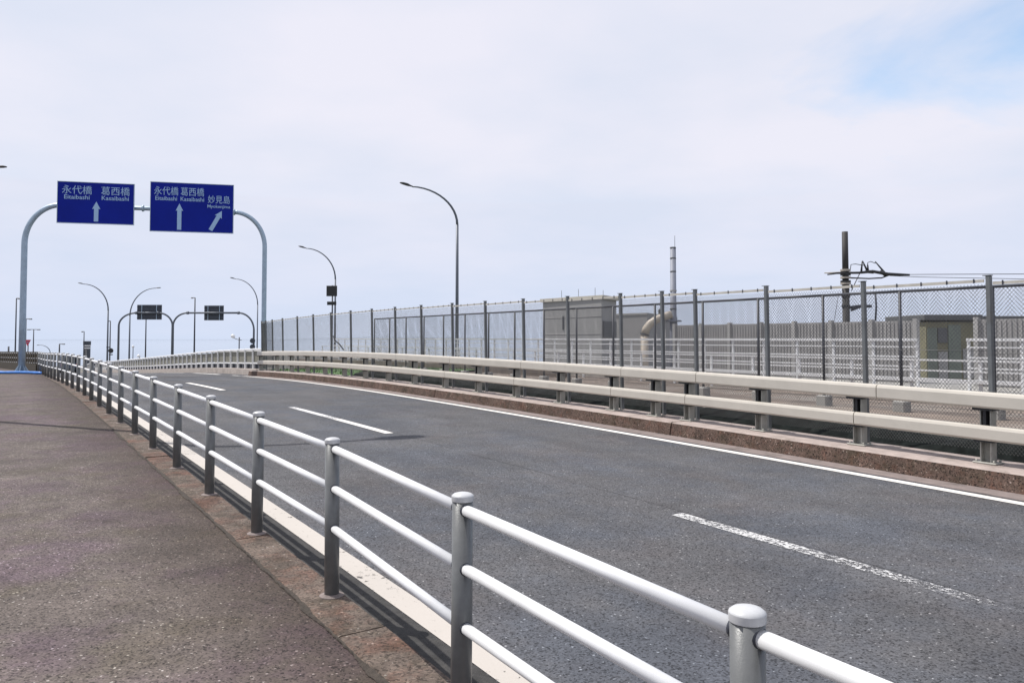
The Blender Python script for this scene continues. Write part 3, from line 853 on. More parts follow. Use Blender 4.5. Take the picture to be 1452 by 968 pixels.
for k in range(8):
    a = k*math.pi/4 + .3; dv = Vector((math.cos(a), math.sin(a), 0)); sv = Vector((-dv.y, dv.x, 0))*.008
    tri = [pL + dv*.11 + Vector((0, 0, .04)), pL + dv*.29 + Vector((0, 0, .04)), pL + dv*.11 + Vector((0, 0, .34))]
    mb.add([p + sv for p in tri] + [p - sv for p in tri], [(0, 1, 2), (5, 4, 3), (0, 3, 4, 1), (1, 4, 5, 2), (2, 5, 3, 0)])
link('base_plate', mb, 'galvanised', gan)

def text_mesh(body, w_, h_, bold=0.012):
    cu = bpy.data.curves.new('lettering', 'FONT'); cu.body = body; cu.size = 1.0; cu.extrude = 0.004
    cu.offset = bold; cu.resolution_u = 3
    ob = bpy.data.objects.new('lettering_tmp', cu); COL.objects.link(ob)
    dg = bpy.context.evaluated_depsgraph_get(); dg.update()
    me = bpy.data.meshes.new_from_object(ob.evaluated_get(dg)); bpy.data.objects.remove(ob)
    bpy.data.curves.remove(cu)
    xs = [v.co.x for v in me.vertices]; ys = [v.co.y for v in me.vertices]
    if not xs: return me
    cx, cy = (min(xs) + max(xs))/2, (min(ys) + max(ys))/2
    kx, ky = w_/(max(xs) - min(xs)), h_/(max(ys) - min(ys))
    for v in me.vertices: v.co.x = (v.co.x - cx)*kx; v.co.y = (v.co.y - cy)*ky
    me.materials.clear()
    return me
def board(label, x0, x1, ytl, ybl, ytr, ybr, words, arrows):
    a0, Y0 = on_gantry(x0); a1, Y1 = on_gantry(x1)
    zt = (EYE + (480 - ytl)/F*Y0 + EYE + (480 - ytr)/F*Y1)/2
    zb = (EYE + (480 - ybl)/F*Y0 + EYE + (480 - ybr)/F*Y1)/2
    Wd, Ht = a1 - a0, zt - zb
    c = GL + GD*((a0 + a1)/2) + GN*0.17; c = Vector((c.x, c.y, (zt + zb)/2))
    tl = 0.0
    M = Matrix(((GD.x, 0, GN.x, c.x), (GD.y, 0, GN.y, c.y), (0, 1, 0, c.z), (0, 0, 0, 1)))    # x right, y up, z to viewer
    t = thing('direction_board', label, 'road sign', c)
    mb = MB(); mb.box((0, 0, 0), (Wd, Ht, 0.03), bev=0.004); link('panel', mb, 'sign_blue', t, M)
    mb = MB()
    for sy in (-1, 1): mb.box((0, sy*(Ht/2 + .012), -0.005), (Wd + .05, 0.024, 0.06))
    for sx in (-1, 1): mb.box((sx*(Wd/2 + .012), 0, -0.005), (0.024, Ht, 0.058))
    link('rim', mb, 'galvanised', t, M)
    mb = MB()
    for sy in (-.3, 0.0, .3): mb.box((0, sy*Ht, -0.045), (Wd*.94, 0.05, 0.05))
    for sx in (-.3, .3): mb.box((sx*Wd, 0, -0.09), (0.07, Ht*.8, 0.03))
    link('back_frame', mb, 'galvanised', t, M)
    for (txt, u, v, wf, hf) in words:
        me = text_mesh(txt, wf*Wd, hf*Ht, 0.0 if ord(txt[0]) > 255 else 0.008)
        o = link('lettering', me, 'sign_white', t, M @ Matrix.Translation(((u - .5)*Wd, (.5 - v)*Ht, 0.021)), rec=False)
    for (u0, v0, u1, v1, sh, hw, hl) in arrows:
        p0 = Vector(((u0 - .5)*Wd, (.5 - v0)*Ht)); p1 = Vector(((u1 - .5)*Wd, (.5 - v1)*Ht))
        d = (p1 - p0).normalized(); nrm = Vector((-d.y, d.x)); nk = p1 - d*hl
        o2 = [p0 - nrm*sh, nk - nrm*sh, nk - nrm*hw - d*0.02, p1, nk + nrm*hw - d*0.02, nk + nrm*sh, p0 + nrm*sh]
        mb = MB(); vs = [(p.x, p.y, z) for z in (0.0162, 0.022) for p in o2]
        mb.add(vs, [(0, 1, 5, 6), (1, 2, 3), (1, 3, 5), (3, 4, 5), (7, 8, 12, 13), (8, 9, 10), (8, 10, 12), (10, 11, 12)] + [(k, (k+1) % 7, 7 + (k+1) % 7, 7 + k) for k in range(7)])
        link('arrow', mb, 'sign_white', t, M)
    return t
board('blue board with two place names and one upward white arrow on the gantry', 80, 188, 257, 316, 262, 318,
      [('永代橋', .25, .185, .39, .21), ('葛西橋', .755, .185, .38, .21), ('Eitaibashi', .25, .365, .33, .105), ('Kasaibashi', .755, .365, .36, .105)],
      [(.505, .955, .505, .46, .085, .16, .30)])
board('taller blue board with three place names and a slanted arrow beside an upward one', 212, 329, 257, 327, 264, 331,
      [('永代橋', .185, .17, .29, .175), ('葛西橋', .50, .17, .285, .175), ('Eitaibashi', .185, .325, .26, .085), ('Kasaibashi', .50, .325, .285, .085),
       ('妙見島', .825, .31, .27, .165), ('Myokenjima', .825, .465, .28, .085)],
      [(.345, .965, .345, .42, .085, .15, .30), (.725, .955, .862, .545, .085, .16, .28)])

# ================================================================== STREET LAMPS
def lamp(label, base, H, bend, arm_vec, rise, r0=0.085, r1=0.042, group='curved arm street lamps', n=12, head=(0.62, 0.21, 0.11), tilt=0.12, name='street_lamp'):
    """tapered pole, elliptical arm reaching by arm_vec, cobra head"""
    base = Vector(base); av = Vector(arm_vec); L = av.length; ad = av.normalized()
    t = thing(name, label, 'street lamp', base, group)
    top = base + Vector((0, 0, H - rise)); cor = base + Vector((0, 0, H)); tip = cor + av
    z0 = base.z
    pts = [base, base + Vector((0, 0, (H - bend)*.5)), base + Vector((0, 0, H - bend))]
    mb = MB(); mb.tube(pts, [r0, (r0*2 + r1)/3, (r0 + r1*2)/3], n=12); link('pole', mb, 'lamp_steel', t)
    ap = arc(pts[-1], Vector((base.x, base.y, base.z + H)), tip, n)
    mb = MB(); mb.tube(ap, [(r0 + r1*2)/3 + (r1*.72 - (r0 + r1*2)/3)*k/n for k in range(n + 1)], n=10); link('arm', mb, 'lamp_steel', t)
    # head: tapered shell, flat underneath
    up = Vector((0, 0, 1)); sd_ = ad.cross(up).normalized(); dv = (ad + up*tilt).normalized(); uv = sd_.cross(dv).normalized()
    hl, hw, hh = head; rings = [(0, .30, .42), (.18, .42, .55), (.42, .95, 1.0), (.75, 1.0, .9), (.95, .7, .5), (1.0, .35, .2)]
    mb = MB(); vs = []; kk = 10
    for (f_, w_, h_) in rings:
        for k in range(kk):
            a = 2*math.pi*k/kk; zc_ = math.sin(a)
            vs.append(tip + dv*(f_*hl - .04) + sd_*(math.cos(a)*hw/2*w_) + uv*((zc_*hh*.75 if zc_ > 0 else zc_*hh*.35)*h_))
    mb.add(vs, [(i*kk + k, i*kk + (k+1) % kk, (i+1)*kk + (k+1) % kk, (i+1)*kk + k) for i in range(len(rings)-1) for k in range(kk)], smooth=True)
    mb.f += [list(range(kk))[::-1], [(len(rings)-1)*kk + k for k in range(kk)]]; mb.sm += [False]*2; mb.mi += [0]*2
    link('lamp_head', mb, 'black_fitting', t)
    mb = MB(); mb.tube([base + Vector((0, 0, 0)), base + Vector((0, 0, .12)), base + Vector((0, 0, .16))], [r0*1.9, r0*1.9, r0*1.05], n=12); link('base_flange', mb, 'lamp_steel', t)
    return t
LAND = -3.6
def lamp_px(label, xp, xh, yh, ybend, Y, yarm_dir, zbase, r0=0.085, r1=0.045, **k):
    base = IW(xp, 480, Y); base.z = zbase
    Htop = EYE + (480 - yh)/F*Y - zbase
    tip_dx = (xh - xp)/F*Y
    av = Vector((tip_dx, tip_dx*yarm_dir, 0))
    bend = (ybend - yh)/F*Y
    return lamp(label, base, Htop, bend, av, 0, r0, r1, **k)
NR = NY/NX
lamp_px('slender curved street lamp rising behind the mesh fence beside the box building', 648, 586, 267, 318, 35, 0.3, 0.42, tilt=0.25)
lamp_px('curved street lamp behind the mesh fence with the square panel post before it', 475, 436, 353, 396, 59, 0.3, 0.42, tilt=0.25)
lamp_px('curved street lamp leaning left just beside the right gantry column', 365, 336, 396, 432, 85, 0.3, LAND, tilt=0.25)
lamp_px('curved street lamp with its arm to the left before the far gantry', 153, 121, 403, 440, 85, 0.2, LAND, tilt=0.2, r0=0.11, r1=0.055)
lamp_px('curved street lamp with its arm to the right crossing the far gantry', 184, 217, 408, 448, 90, 0.2, LAND, tilt=0.1, r0=0.11, r1=0.055)
# the lamp whose head just enters at the upper left, and its twin that throws the shadow over the sidewalk and road
hd = IW(5, 237, 35.0)
pb = Vector((hd.x, hd.y, 0)) - Vector((NX, NY, 0))*3.1
lamp('street lamp on the sidewalk edge past the blue hose', (pb.x, pb.y, 0.10), hd.z - .12, 1.5, Vector((NX, NY, 0))*2.52, 0, 0.10, 0.055, tilt=0.12)
lamp('street lamp on the sidewalk edge casting its shadow over the road', (-8.75, 12.45, zw(15)), 9.55, 1.3, Vector((NX, NY, 0))*1.75, 0, 0.08, 0.06, tilt=0.1, head=(0.95, 0.40, 0.16))

# straight and twin-arm far lamps
def mast(label, x, ytop, Y, zbase, arms, r=0.07, group='straight far lamp masts'):
    base = IW(x, 480, Y); base.z = zbase; zt = EYE + (480 - ytop)/F*Y
    t = thing('lamp_mast', label, 'street lamp', base, group)
    mb = MB(); mb.tube([base, Vector((base.x, base.y, zt))], [r*1.25, r*.8], n=10); link('pole', mb, 'dark_steel', t)
    for px in arms:
        L = px/F*Y; top = Vector((base.x, base.y, zt))
        mb = MB(); mb.box(top + Vector((L/2, 0, 0.0)), (abs(L), 0.16, 0.10), bev=0.02); link('arm', mb, 'dark_steel', t)
        mb = MB(); mb.box(top + Vector((L*.78, 0, -0.06)), (abs(L)*.45, 0.30, 0.10), bev=0.03); link('lamp_head', mb, 'black_fitting', t)
    return t
mast('tall thin lamp mast with a short arm left of the gantry column', 22.5, 423, 80, LAND, [6])
mast('thin lamp mast with one arm half hidden behind the gantry column', 37, 452, 110, LAND, [8])
mast('far lamp post with two arms making a T', 48, 467, 130, LAND, [-9, 9], r=0.09)
mast('short far lamp with a square elbow arm above the railing', 85, 487.5, 125, LAND, [7.5], r=0.12)
mast('thin lamp mast beside the dark banded tower', 119.5, 470, 120, LAND, [-3.5], r=0.08)
mast('thin lamp mast beside the pole with the round sign', 156.5, 455, 120, LAND, [-3.5], r=0.09)
mast('dark thin mast rising beneath the wide far sign', 207, 441, 130, LAND, [-3.0], r=0.10)
mast('dark lamp mast between the two far signs', 276, 422, 110, LAND, [-5.5], r=0.10)
lamp_px('tiny far lamp with a drooping arc beyond the railing', 72, 57, 489, 500, 120, 0.0, LAND, r0=0.08, r1=0.05, tilt=-0.1, head=(0.5, 0.2, 0.1))
# thin antenna mast
b0 = IW(13, 480, 90); b0.z = LAND
mb = MB(); mb.tube([b0, Vector((b0.x, b0.y, EYE + (480 - 491)/F*90))], [0.14, 0.09], n=8)
tag(link('antenna_mast', mb, 'dark_steel'), 'short bare mast poking above the dark corner railing', 'mast')

# ================================================================== FAR GANTRY (seen from behind)
YG = 105.0
def gx(x, y): return IW(x, y, YG)
fg = thing('far_gantry', 'far triple-column arched gantry carrying two sign backs', 'gantry', Vector((gx(168, 500).x, YG, -2.5)))
zarm = gx(0, 443.5).z
for xs_, outs in ((168, [(1, 193)]), (245, [(-1, 224), (1, 266)]), (360.5, [(-1, 338)])):
    c = gx(xs_, 480)
    for sg, xe in outs:
        e = gx(xe, 480)
        off = 0.04*sg
        zb_ = gx(0, 462).z if xs_ != 360.5 else gx(0, 468).z
        pts = [Vector((c.x + off, YG, LAND)), Vector((c.x + off, YG, zb_))] + arc(Vector((c.x + off, YG, zb_)), Vector((c.x + off, YG, zarm)), Vector((e.x, YG, zarm)), 12)[1:]
        mb = MB(); mb.tube(pts, [0.15, 0.13] + [0.12]*12, n=12); link('column', mb, 'lamp_steel', fg)
for xa, xb in ((193, 224), (266, 338)):
    mb = MB(); mb.tube([gx(xa, 443.5), gx(xb, 443.5)], 0.125, n=12); link('cross_arm', mb, 'lamp_steel', fg)
    for x in (xa, xb):
        mb = MB(); mb.tube([gx(x - 1.4, 443.5), gx(x + 1.4, 443.5)], 0.20, n=12); link('flange', mb, 'lamp_steel', fg)
for (x0, x1, y0, y1, lab) in ((193, 228, 432, 453, 'wide dark back of a road sign on the far gantry'), (288.5, 316, 433, 454, 'smaller dark back of a road sign on the far gantry')):
    a, b = gx(x0, y0), gx(x1, y1)
    c = (a + b)/2; t = thing('direction_board', lab, 'road sign', c)
    mb = MB(); mb.box((c.x, YG + .25, c.z), (b.x - a.x, 0.06, a.z - b.z)); link('panel', mb, 'sign_back', t)
    mb = MB()
    for f_ in (.15, .38, .66, .88):
        mb = MB(); mb.box((c.x, YG + .19, a.z + (b.z - a.z)*f_), (b.x - a.x, 0.06, 0.07)); link('rib', mb, 'dark_steel', t)
    mb = MB()
    for f_ in (.2, .8):
        mb = MB(); mb.box((a.x + (b.x - a.x)*f_, YG + .145, c.z), (0.09, 0.03, a.z - b.z)); link('bracket', mb, 'galvanised', t)
for yy, lab in ((483, 'upper round dark sign back on the far gantry leg'), (491.5, 'lower round dark sign back on the far gantry leg')):
    c = gx(359.5, yy); mb = MB(); mb.tube([c + Vector((0, -.34, 0)), c + Vector((0, -.28, 0))], 0.36, n=24, smooth=False)
    t = thing('round_sign', lab, 'road sign', c); link('disc', mb, 'sign_back', t)
    mb = MB(); mb.box(c + Vector((0, -.24, 0)), (0.3, 0.08, 0.16)); link('clamp', mb, 'galvanised', t)

# ================================================================== SMALL FAR THINGS
# red stop triangle on its post
Y = 62.0
c = IW(40.5, 487, Y); t = thing('stop_sign', 'red inverted triangle stop sign beside the gantry column', 'road sign', Vector((c.x, Y, zr(73.2))))
mb = MB(); mb.tube([(c.x, Y, zr(73.2)), (c.x, Y, c.z + .2)], 0.04, n=8); link('post', mb, 'dark_steel', t)
def tri(w_, h_, y): return [(c.x - w_/2, y, c.z + .30*h_/.44), (c.x + w_/2, y, c.z + .30*h_/.44), (c.x, y, c.z - .20*h_/.44)]
mb = MB(); mb.add(tri(.50, .44, Y - .05) + tri(.50, .44, Y - .08), [(0, 1, 2), (5, 4, 3), (0, 3, 4, 1), (1, 4, 5, 2), (2, 5, 3, 0)]); link('plate', mb, 'sign_red', t)
me = text_mesh('止まれ', 0.24, 0.085)
link('lettering', me, 'sign_white', t, Matrix.Translation((c.x, Y - .088, c.z + .12)) @ Matrix.Rotation(R(90), 4, 'X'), rec=False)

# dark banded tower
Y = 125.0; x0 = IW(120.5, 480, Y).x; x1 = IW(127.5, 480, Y).x
t = thing('banded_tower', 'dark blue-grey narrow tower with two white bands beyond the railing', 'tower', Vector(((x0 + x1)/2, Y, LAND)))
def tz(y): return EYE + (480 - y)/F*Y
for (ya, yb, mt, nm, ex) in ((483.5, 489, 'sign_back', 'cabin', .05), (489, 490.8, 'white_paint', 'band', 0), (490.8, 492.4, 'sign_back', 'storey', -.03), (492.4, 494.2, 'white_paint', 'band', 0), (494.2, 512, 'sign_back', 'shaft', -.04)):
    za, zb_ = tz(ya), (tz(yb) if nm != 'shaft' else LAND)
    mb = MB(); mb.box(((x0 + x1)/2, Y, (za + zb_)/2), (x1 - x0 + ex, .8 + ex, za - zb_), bev=.02); link(nm, mb, mt, t)
for k in range(3):
    mb = MB(); mb.box((x0 + (x1 - x0)*(.25 + .25*k), Y - .40, tz(500)), (.07, .08, 1.1)); link('pier', mb, 'building_grey', t)

# round sign + plate on a pole
Y = 84.0
c = IW(158.5, 497, Y); t = thing('sign_post', 'dark round sign back above a small plate beside a lamp pole', 'road sign', Vector((c.x, Y, LAND)))
mb = MB(); mb.tube([(c.x - .12, Y, LAND), (c.x - .12, Y, c.z + .7)], 0.04, n=8); link('post', mb, 'dark_steel', t)
mb = MB(); mb.tube([(c.x, Y - .10, c.z), (c.x, Y - .06, c.z)], 0.27, n=20, smooth=False); link('disc', mb, 'black_fitting', t)
mb = MB(); mb.box((c.x, Y - .08, c.z - .42), (.40, .04, .12)); link('plate', mb, 'black_fitting', t)
mb = MB(); mb.box((c.x - .30, Y - .05, c.z + .36), (.42, .05, .10)); link('bracket', mb, 'dark_steel', t)

# globe lamp and small white dome
Y = 100.0; c = IW(189.3, 492.5, Y)
t = thing('globe_lamp', 'small white globe lamp on a thin post above the parapet', 'street lamp', Vector((c.x, Y, LAND)))
mb = MB(); mb.tube([(c.x, Y, LAND), (c.x, Y, c.z)], 0.05, n=8); link('post', mb, 'dark_steel', t)
mb = MB(); mb.lathe([(0.02, -.16)] + [(0.16*math.sin(a), -0.16*math.cos(a)) for a in [0.4 + .35*k for k in range(8)]] + [(0.01, .16)], n=14, c=(c.x, Y, c.z + .12)); link('globe', mb, 'globe_white', t)
c = IW(192, 505, Y)
t = thing('white_dome', 'little white dome head peeking above the parapet by the globe lamp', 'lamp', Vector((c.x, Y + 1, LAND)))
mb = MB(); mb.tube([(c.x + .1, Y + 1, LAND), (c.x + .1, Y + 1, c.z)], 0.06, n=8); link('post', mb, 'dark_steel', t)
mb = MB(); mb.lathe([(0.22, -.12), (0.22, .05), (0.15, .16), (0.05, .22), (0.01, .26)], n=14, c=(c.x, Y + 1, c.z)); link('dome', mb, 'globe_white', t)
# lantern on a bracket pole by the parapet
Y = 70.0; c = IW(339.5, 478, Y)
t = thing('bracket_lantern', 'white lantern on a side bracket of a thin pole above the parapet', 'lamp', Vector((c.x, Y, LAND)))
mb = MB(); mb.tube([(c.x, Y, LAND), (c.x, Y, c.z)], 0.055, n=8); link('post', mb, 'dark_steel', t)
e = IW(330.5, 479, Y); mb = MB(); mb.tube([(c.x + .22, Y, c.z - .26), (c.x, Y, c.z - .24), (e.x + .06, Y, e.z)], 0.028, n=6); link('bracket', mb, 'dark_steel', t)
mb = MB(); mb.lathe([(0.03, -.02), (0.17, .05), (0.20, .18), (0.12, .30), (0.01, .34)], n=12, c=(e.x, Y, e.z)); link('lantern', mb, 'globe_white', t)
# small delineator on the road
b0 = P(40.0, 3.6)
t = thing('delineator', 'small dark marker post standing on the road past the railing', 'marker', b0)
mb = MB(); mb.lathe([(0.12, 0), (0.11, .03), (0.045, .06), (0.04, .55), (0.03, .58), (0.005, .59)], n=12, c=b0); link('stem', mb, 'dark_steel', t)
mb = MB(); mb.lathe([(0.042, .38), (0.043, .39), (0.043, .45), (0.042, .46)], n=12, c=b0); link('band', mb, 'white_paint', t)

# panel + small plate on a post behind the fence
Y = 36.0; c = IW(471, 412, Y)
t = thing('panel_post', 'black square panel over a narrow plate on a post behind the mesh fence', 'road sign', Vector((c.x, Y, -1.2)))
mb = MB(); mb.tube([(c.x, Y, -1.2), (c.x, Y, c.z + .25)], 0.035, n=10); link('post', mb, 'dark_steel', t)
a, b = IW(463, 405, Y), IW(478, 420, Y); mb = MB(); mb.box(((a.x + b.x)/2, Y - .06, (a.z + b.z)/2), (b.x - a.x, .05, a.z - b.z), bev=.01); link('panel', mb, 'black_fitting', t)
a, b = IW(464, 427.5, Y), IW(477, 432.5, Y); mb = MB(); mb.box(((a.x + b.x)/2, Y - .06, (a.z + b.z)/2), (b.x - a.x, .05, a.z - b.z), bev=.008); link('plate', mb, 'black_fitting', t)
pts = [IW(472, 476, Y), IW(475, 483, Y), IW(481, 488, Y), IW(487, 496, Y)]
mb = MB(); mb.tube([p + Vector((0, .1, 0)) for p in pts], 0.03, n=6); link('conduit', mb, 'dark_steel', t)

# dark corner railing to the left, its upright boards close together
A = Vector(((55 - 726)/F*33.0, 33.0, 0)); B = Vector(((0 - 726)/F*37.8, 37.8, 0)); C = B + (B - A).normalized()*4.0
dirv = (C - A).normalized(); Lc = (C - A).length
def zc2(k): return 0.105 - 0.010*k
t = thing('corner_railing', 'dark brown boarded railing with white bars closing the sidewalk corner', 'railing', Vector((A.x, A.y, 0.1)))
k = 0.0; side = Vector((-dirv.y, dirv.x, 0))
rotc = Matrix(((dirv.x, side.x, 0, 0), (dirv.y, side.y, 0, 0), (0, 0, 1, 0), (0, 0, 0, 1)))
bo = MB(); bo.box((0, 0, 0.43), (0.16, 0.07, 0.86), bev=0.008); bo_me = bo.mesh('board')
while k < Lc:
    link('board', bo_me, 'slat_brown', t, Matrix.Translation(A + dirv*k + Vector((0, 0, zc2(k)))) @ rotc)
    k += 0.36
lo = MB(); lo.box((Lc/2, 0.06, 0.18), (Lc, 0.03, 0.40)); link('skirting', lo, 'slat_brown', t, Matrix.Translation(A + Vector((0, 0, 0.05))) @ rotc)
for h in (0.79, 0.58, 0.38):
    mb = MB(); mb.tube([A + Vector((0, 0, zc2(0) + h)), C + Vector((0, 0, zc2(Lc) + h))], 0.022, n=8); link('rail', mb, 'rail_white', t)

# blue hose across the sidewalk
mb = MB(); pts = []
pa = IW(61, 531.5, 30.4); 
for k in range(26):
    f_ = k/25; x = 62 - f_*150; Yh = 30.6 + .25*math.sin(f_*5) + f_*1.2
    X = (x - 726)/F*Yh; s_ = X*DX + Yh*DY
    pts.append(Vector((X, Yh, zw(s_) + 0.052 + .015*abs(math.sin(f_*9)))))
mb.tube(pts, 0.055, n=12)
tag(link('blue_hose', mb, 'blue_hose'), 'thick bright blue hose lying across the sidewalk before the gantry column', 'hose')

# van far along the road
vb = P(103, 6.6)
van = thing('van', 'dark blue boxy van seen from behind, far along the road', 'van', vb)
va = math.atan2(DY, DX)
VM = Matrix.Translation(vb) @ Matrix.Rotation(va, 4, 'Z')
mb = MB(); mb.prism([(-2.2, .35), (2.0, .35), (2.2, .6), (2.2, 1.05), (1.75, 1.25), (1.2, 1.98), (-2.05, 2.0), (-2.2, 1.7)], (0, -.85, 0), (0, .85, 0), side=Vector((1, 0, 0))); link('body', mb, 'van_paint', van, VM)
mb = MB(); mb.box((-2.19, 0, 1.5), (.05, 1.4, .55), bev=.01); link('rear_window', mb, 'glass_dark', van, VM)
for sy in (-1, 1):
    mb = MB(); mb.box((.2, sy*.852, 1.52), (2.6, .02, .5)); link('side_window', mb, 'glass_dark', van, VM)
    mb = MB(); mb.box((-2.2, sy*.74, .95), (.06, .12, .34)); link('tail_light', mb, 'tail_light', van, VM)
    for sx in (-1.45, 1.4):
        mb = MB(); mb.tube([(sx, sy*.68, .32), (sx, sy*.88, .32)], .32, n=20, smooth=False); wo = link('wheel', mb, 'tyre', van, VM)
        mb = MB(); mb.tube([(sx, sy*.80, .32), (sx, sy*.89, .32)], .18, n=14, smooth=False); sub_local('rim', mb, 'galvanised', wo)
mb = MB(); mb.box((-2.23, 0, .5), (.08, 1.6, .2), bev=.02); link('bumper', mb, 'black_fitting', van, VM)

# ================================================================== NEIGHBOURING BRIDGE: white railing, low railing, noise wall
TA = 17.1
def bar_fence(name, label, t, z0, segs, spacing, rails, ph, pr, rr, mat_='white_paint'):
    th = thing(name, label, 'railing', P(segs[0][0], t, z=z0))
    pm = MB(); pm.box((0, 0, ph/2), (pr, pr, ph)); pme = pm.mesh('post')
    for (a, b) in segs:
        n = max(1, int(round((b - a)/spacing)))
        for k in range(n + 1):
            q = a + (b - a)*k/n
            link('post', pme, mat_, th, Matrix.Translation(P(q, t, z=z0)) @ ang)
        for (h, w_, hh) in rails:
            mb = MB(); mb.box(((b - a)/2, -0.02, h), (b - a + pr, w_, hh)); link('rail', mb, mat_, th, Matrix.Translation(P(a, t, z=z0)) @ ang)
    return th
gapA, gapB = S_of(1300, TA), S_of(1373, TA)
bar_fence('bar_railing', 'white four-bar railing on the neighbouring bridge before the grey wall', TA, 0.42, [(-6, gapB), (gapA, 46)], 1.05,
          [(1.08, .07, .06), (.92, .04, .03), (.70, .04, .035), (.48, .04, .03)], 1.08, .05, .03)
bar_fence('low_railing', 'low white two-bar railing along the brown path', 15.75, 0.16, [(-6, 44)], 1.35,
          [(.93, .04, .035), (.72, .04, .03), (.53, .10, .07)], .93, .05, .03)
TW = 19.0
wall = thing('noise_wall', 'grey ribbed barrier wall on the neighbouring bridge', 'wall', P(-6, TW, z=.42))
wp = MB(); wp.box((.61, 0, .775), (1.20, .05, 1.55))
for k in range(11): wp.box((.08 + k*.107, -.032, .775), (.045, .02, 1.49))
wp_me = wp.mesh('panel')
wpo = MB(); wpo.box((0, -.03, .80), (.10, .14, 1.60)); wpo_me = wpo.mesh('post')
wg = [( -7.0, S_of(1386, TW)), (S_of(1300, TW), S_of(958, TW))]
for a, b in wg:
    n = int(round((b - a)/1.22)); st = (b - a)/n
    for k in range(n + 1):
        M = Matrix.Translation(P(a + k*st, TW, z=.42)) @ ang
        link('post', wpo_me, 'wall_grey', wall, M)
        if k < n: link('panel', wp_me, 'wall_rib', wall, M @ Matrix.Diagonal((st/1.22, 1, 1, 1)))

# ================================================================== BUILDINGS BEHIND
def bld(label, x0, x1, xs_, ytop, Y, base=LAND, mats=('building_grey', 'building_edge'), depth_ratio=1.0, lip=.25):
    """box whose front spans photograph columns x0..x1 and whose right flank shows to column xs_"""
    a = IW(x0, ytop, Y); b = IW(x1, ytop, Y); zt = a.z
    ang_ = -0.22
    fx = Vector((math.cos(ang_), math.sin(ang_), 0)); fy = Vector((-math.sin(ang_), math.cos(ang_), 0))
    Wd = (b - a).length
    t = thing('box_building', label, 'building', Vector(((a.x + b.x)/2, Y, base)))
    D = Wd*.8
    M = Matrix(((fx.x, fy.x, 0, a.x), (fx.y, fy.y, 0, a.y), (0, 0, 1, 0), (0, 0, 0, 1)))
    mb = MB(); mb.box((Wd/2, D/2, (zt - lip + base)/2), (Wd, D, zt - lip - base)); link('wall', mb, mats[0], t, M)
    mb = MB(); mb.box((Wd/2, D/2, zt - lip/2), (Wd + .35, D + .35, lip), bev=.03); link('roof', mb, mats[1], t, M)
    return t, M, Wd, D, zt
# the box building: front faces left, flank to the right
Y = 62.0
pA, pB, pC = IW(770, 424, 66.0), IW(853, 420, 60.0), IW(874, 420, 63.5)
zt = (pA.z + pB.z + pC.z)/3
t = thing('box_building', 'plain grey box building with cream roof edge beyond the fence', 'building', Vector((pB.x, pB.y, LAND)))
pD = pA + pC - pB
def quad_prism(pts, z0, z1, grow=0.0):
    c = sum((Vector((p.x, p.y, 0)) for p in pts), Vector())/len(pts)
    mb = MB(); n = len(pts); vs = []
    for z in (z0, z1):
        for p in pts:
            q = Vector((p.x, p.y, 0)); q += (q - c).normalized()*grow
            vs.append((q.x, q.y, z))
    mb.add(vs, [list(range(n))[::-1], [n + k for k in range(n)]] + [(k, (k+1) % n, n + (k+1) % n, n + k) for k in range(n)])
    return mb
link('wall', quad_prism([pA, pB, pC, pD], LAND, zt - .28), 'building_grey', t)
ro = link('roof', quad_prism([pA, pB, pC, pD], zt - .28, zt, .28), 'building_edge', t)
for f_ in (.22, .52, .80, .93):
    q = pA + (pB - pA)*f_ + (pC - pB)*.4
    mb = MB(); mb.tube([(q.x, q.y, zt), (q.x, q.y, zt + (.75 if f_ < .9 else .5))], .018, n=5); sub('rod', mb, 'dark_steel', ro)
d1 = (pB - pA).normalized(); d2 = (pC - pB).normalized(); n1_ = Vector((d1.y, -d1.x, 0)); n2v = Vector((d2.y, -d2.x, 0))
d1.z = d2.z = 0
q = pA + (pB - pA)*.37; zz1, zz0 = EYE + (480 - 447)/F*62, EYE + (480 - 467)/F*62
mb = MB(); mb.box((q.x + n1_.x*.02, q.y + n1_.y*.02, (zz0 + zz1)/2), (.14, .10, zz1 - zz0)); link('slot_window', mb, 'louvre_dark', t)
L2 = (Vector((pC.x, pC.y, 0)) - Vector((pB.x, pB.y, 0))).length
zz1, zz0 = EYE + (480 - 455)/F*61, EYE + (480 - 478.5)/F*61
R2 = Matrix(((d2.x, n2v.x, 0, 0), (d2.y, n2v.y, 0, 0), (0, 0, 1, 0), (0, 0, 0, 1)))
mid = pB + (pC - pB)*.5
for k in range(8):
    mb = MB(); zl = zz0 + (zz1 - zz0)*(k + .5)/8
    mb.box((mid.x + n2v.x*.06, mid.y + n2v.y*.06, zl), (L2*.86, .12, (zz1 - zz0)/8*.8), rot=R2); link('louvre', mb, 'louvre_dark', t)
for k in range(1, 6):   # cladding joints as real battens
    zl = LAND + (zt - .28 - LAND)*k/6
    mb = MB(); a_ = Vector((pA.x, pA.y, zl)) + n1_*.01; b_2 = Vector((pB.x, pB.y, zl)) + n1_*.01
    mb.tube([a_, b_2], .02, n=4); link('cladding_joint', mb, 'wall_grey', t)
# lower long block behind
a, b, c = IW(868, 445, 88), IW(918, 445, 84), IW(955, 447, 100)
t = thing('box_building', 'low grey building block behind the curved cream duct', 'building', Vector((b.x, b.y, LAND)))
zt = a.z; dd = a + c - b
link('wall', quad_prism([a, b, c, dd], LAND, zt - .2), 'wall_rib', t)
ro = link('roof', quad_prism([a, b, c, dd], zt - .2, zt, .1), 'wall_grey', t)
q = IW(937, 445, 90); mb = MB(); mb.box((q.x, q.y, zt + .25), (.5, .5, .7)); sub('vent', mb, 'louvre_dark', ro)
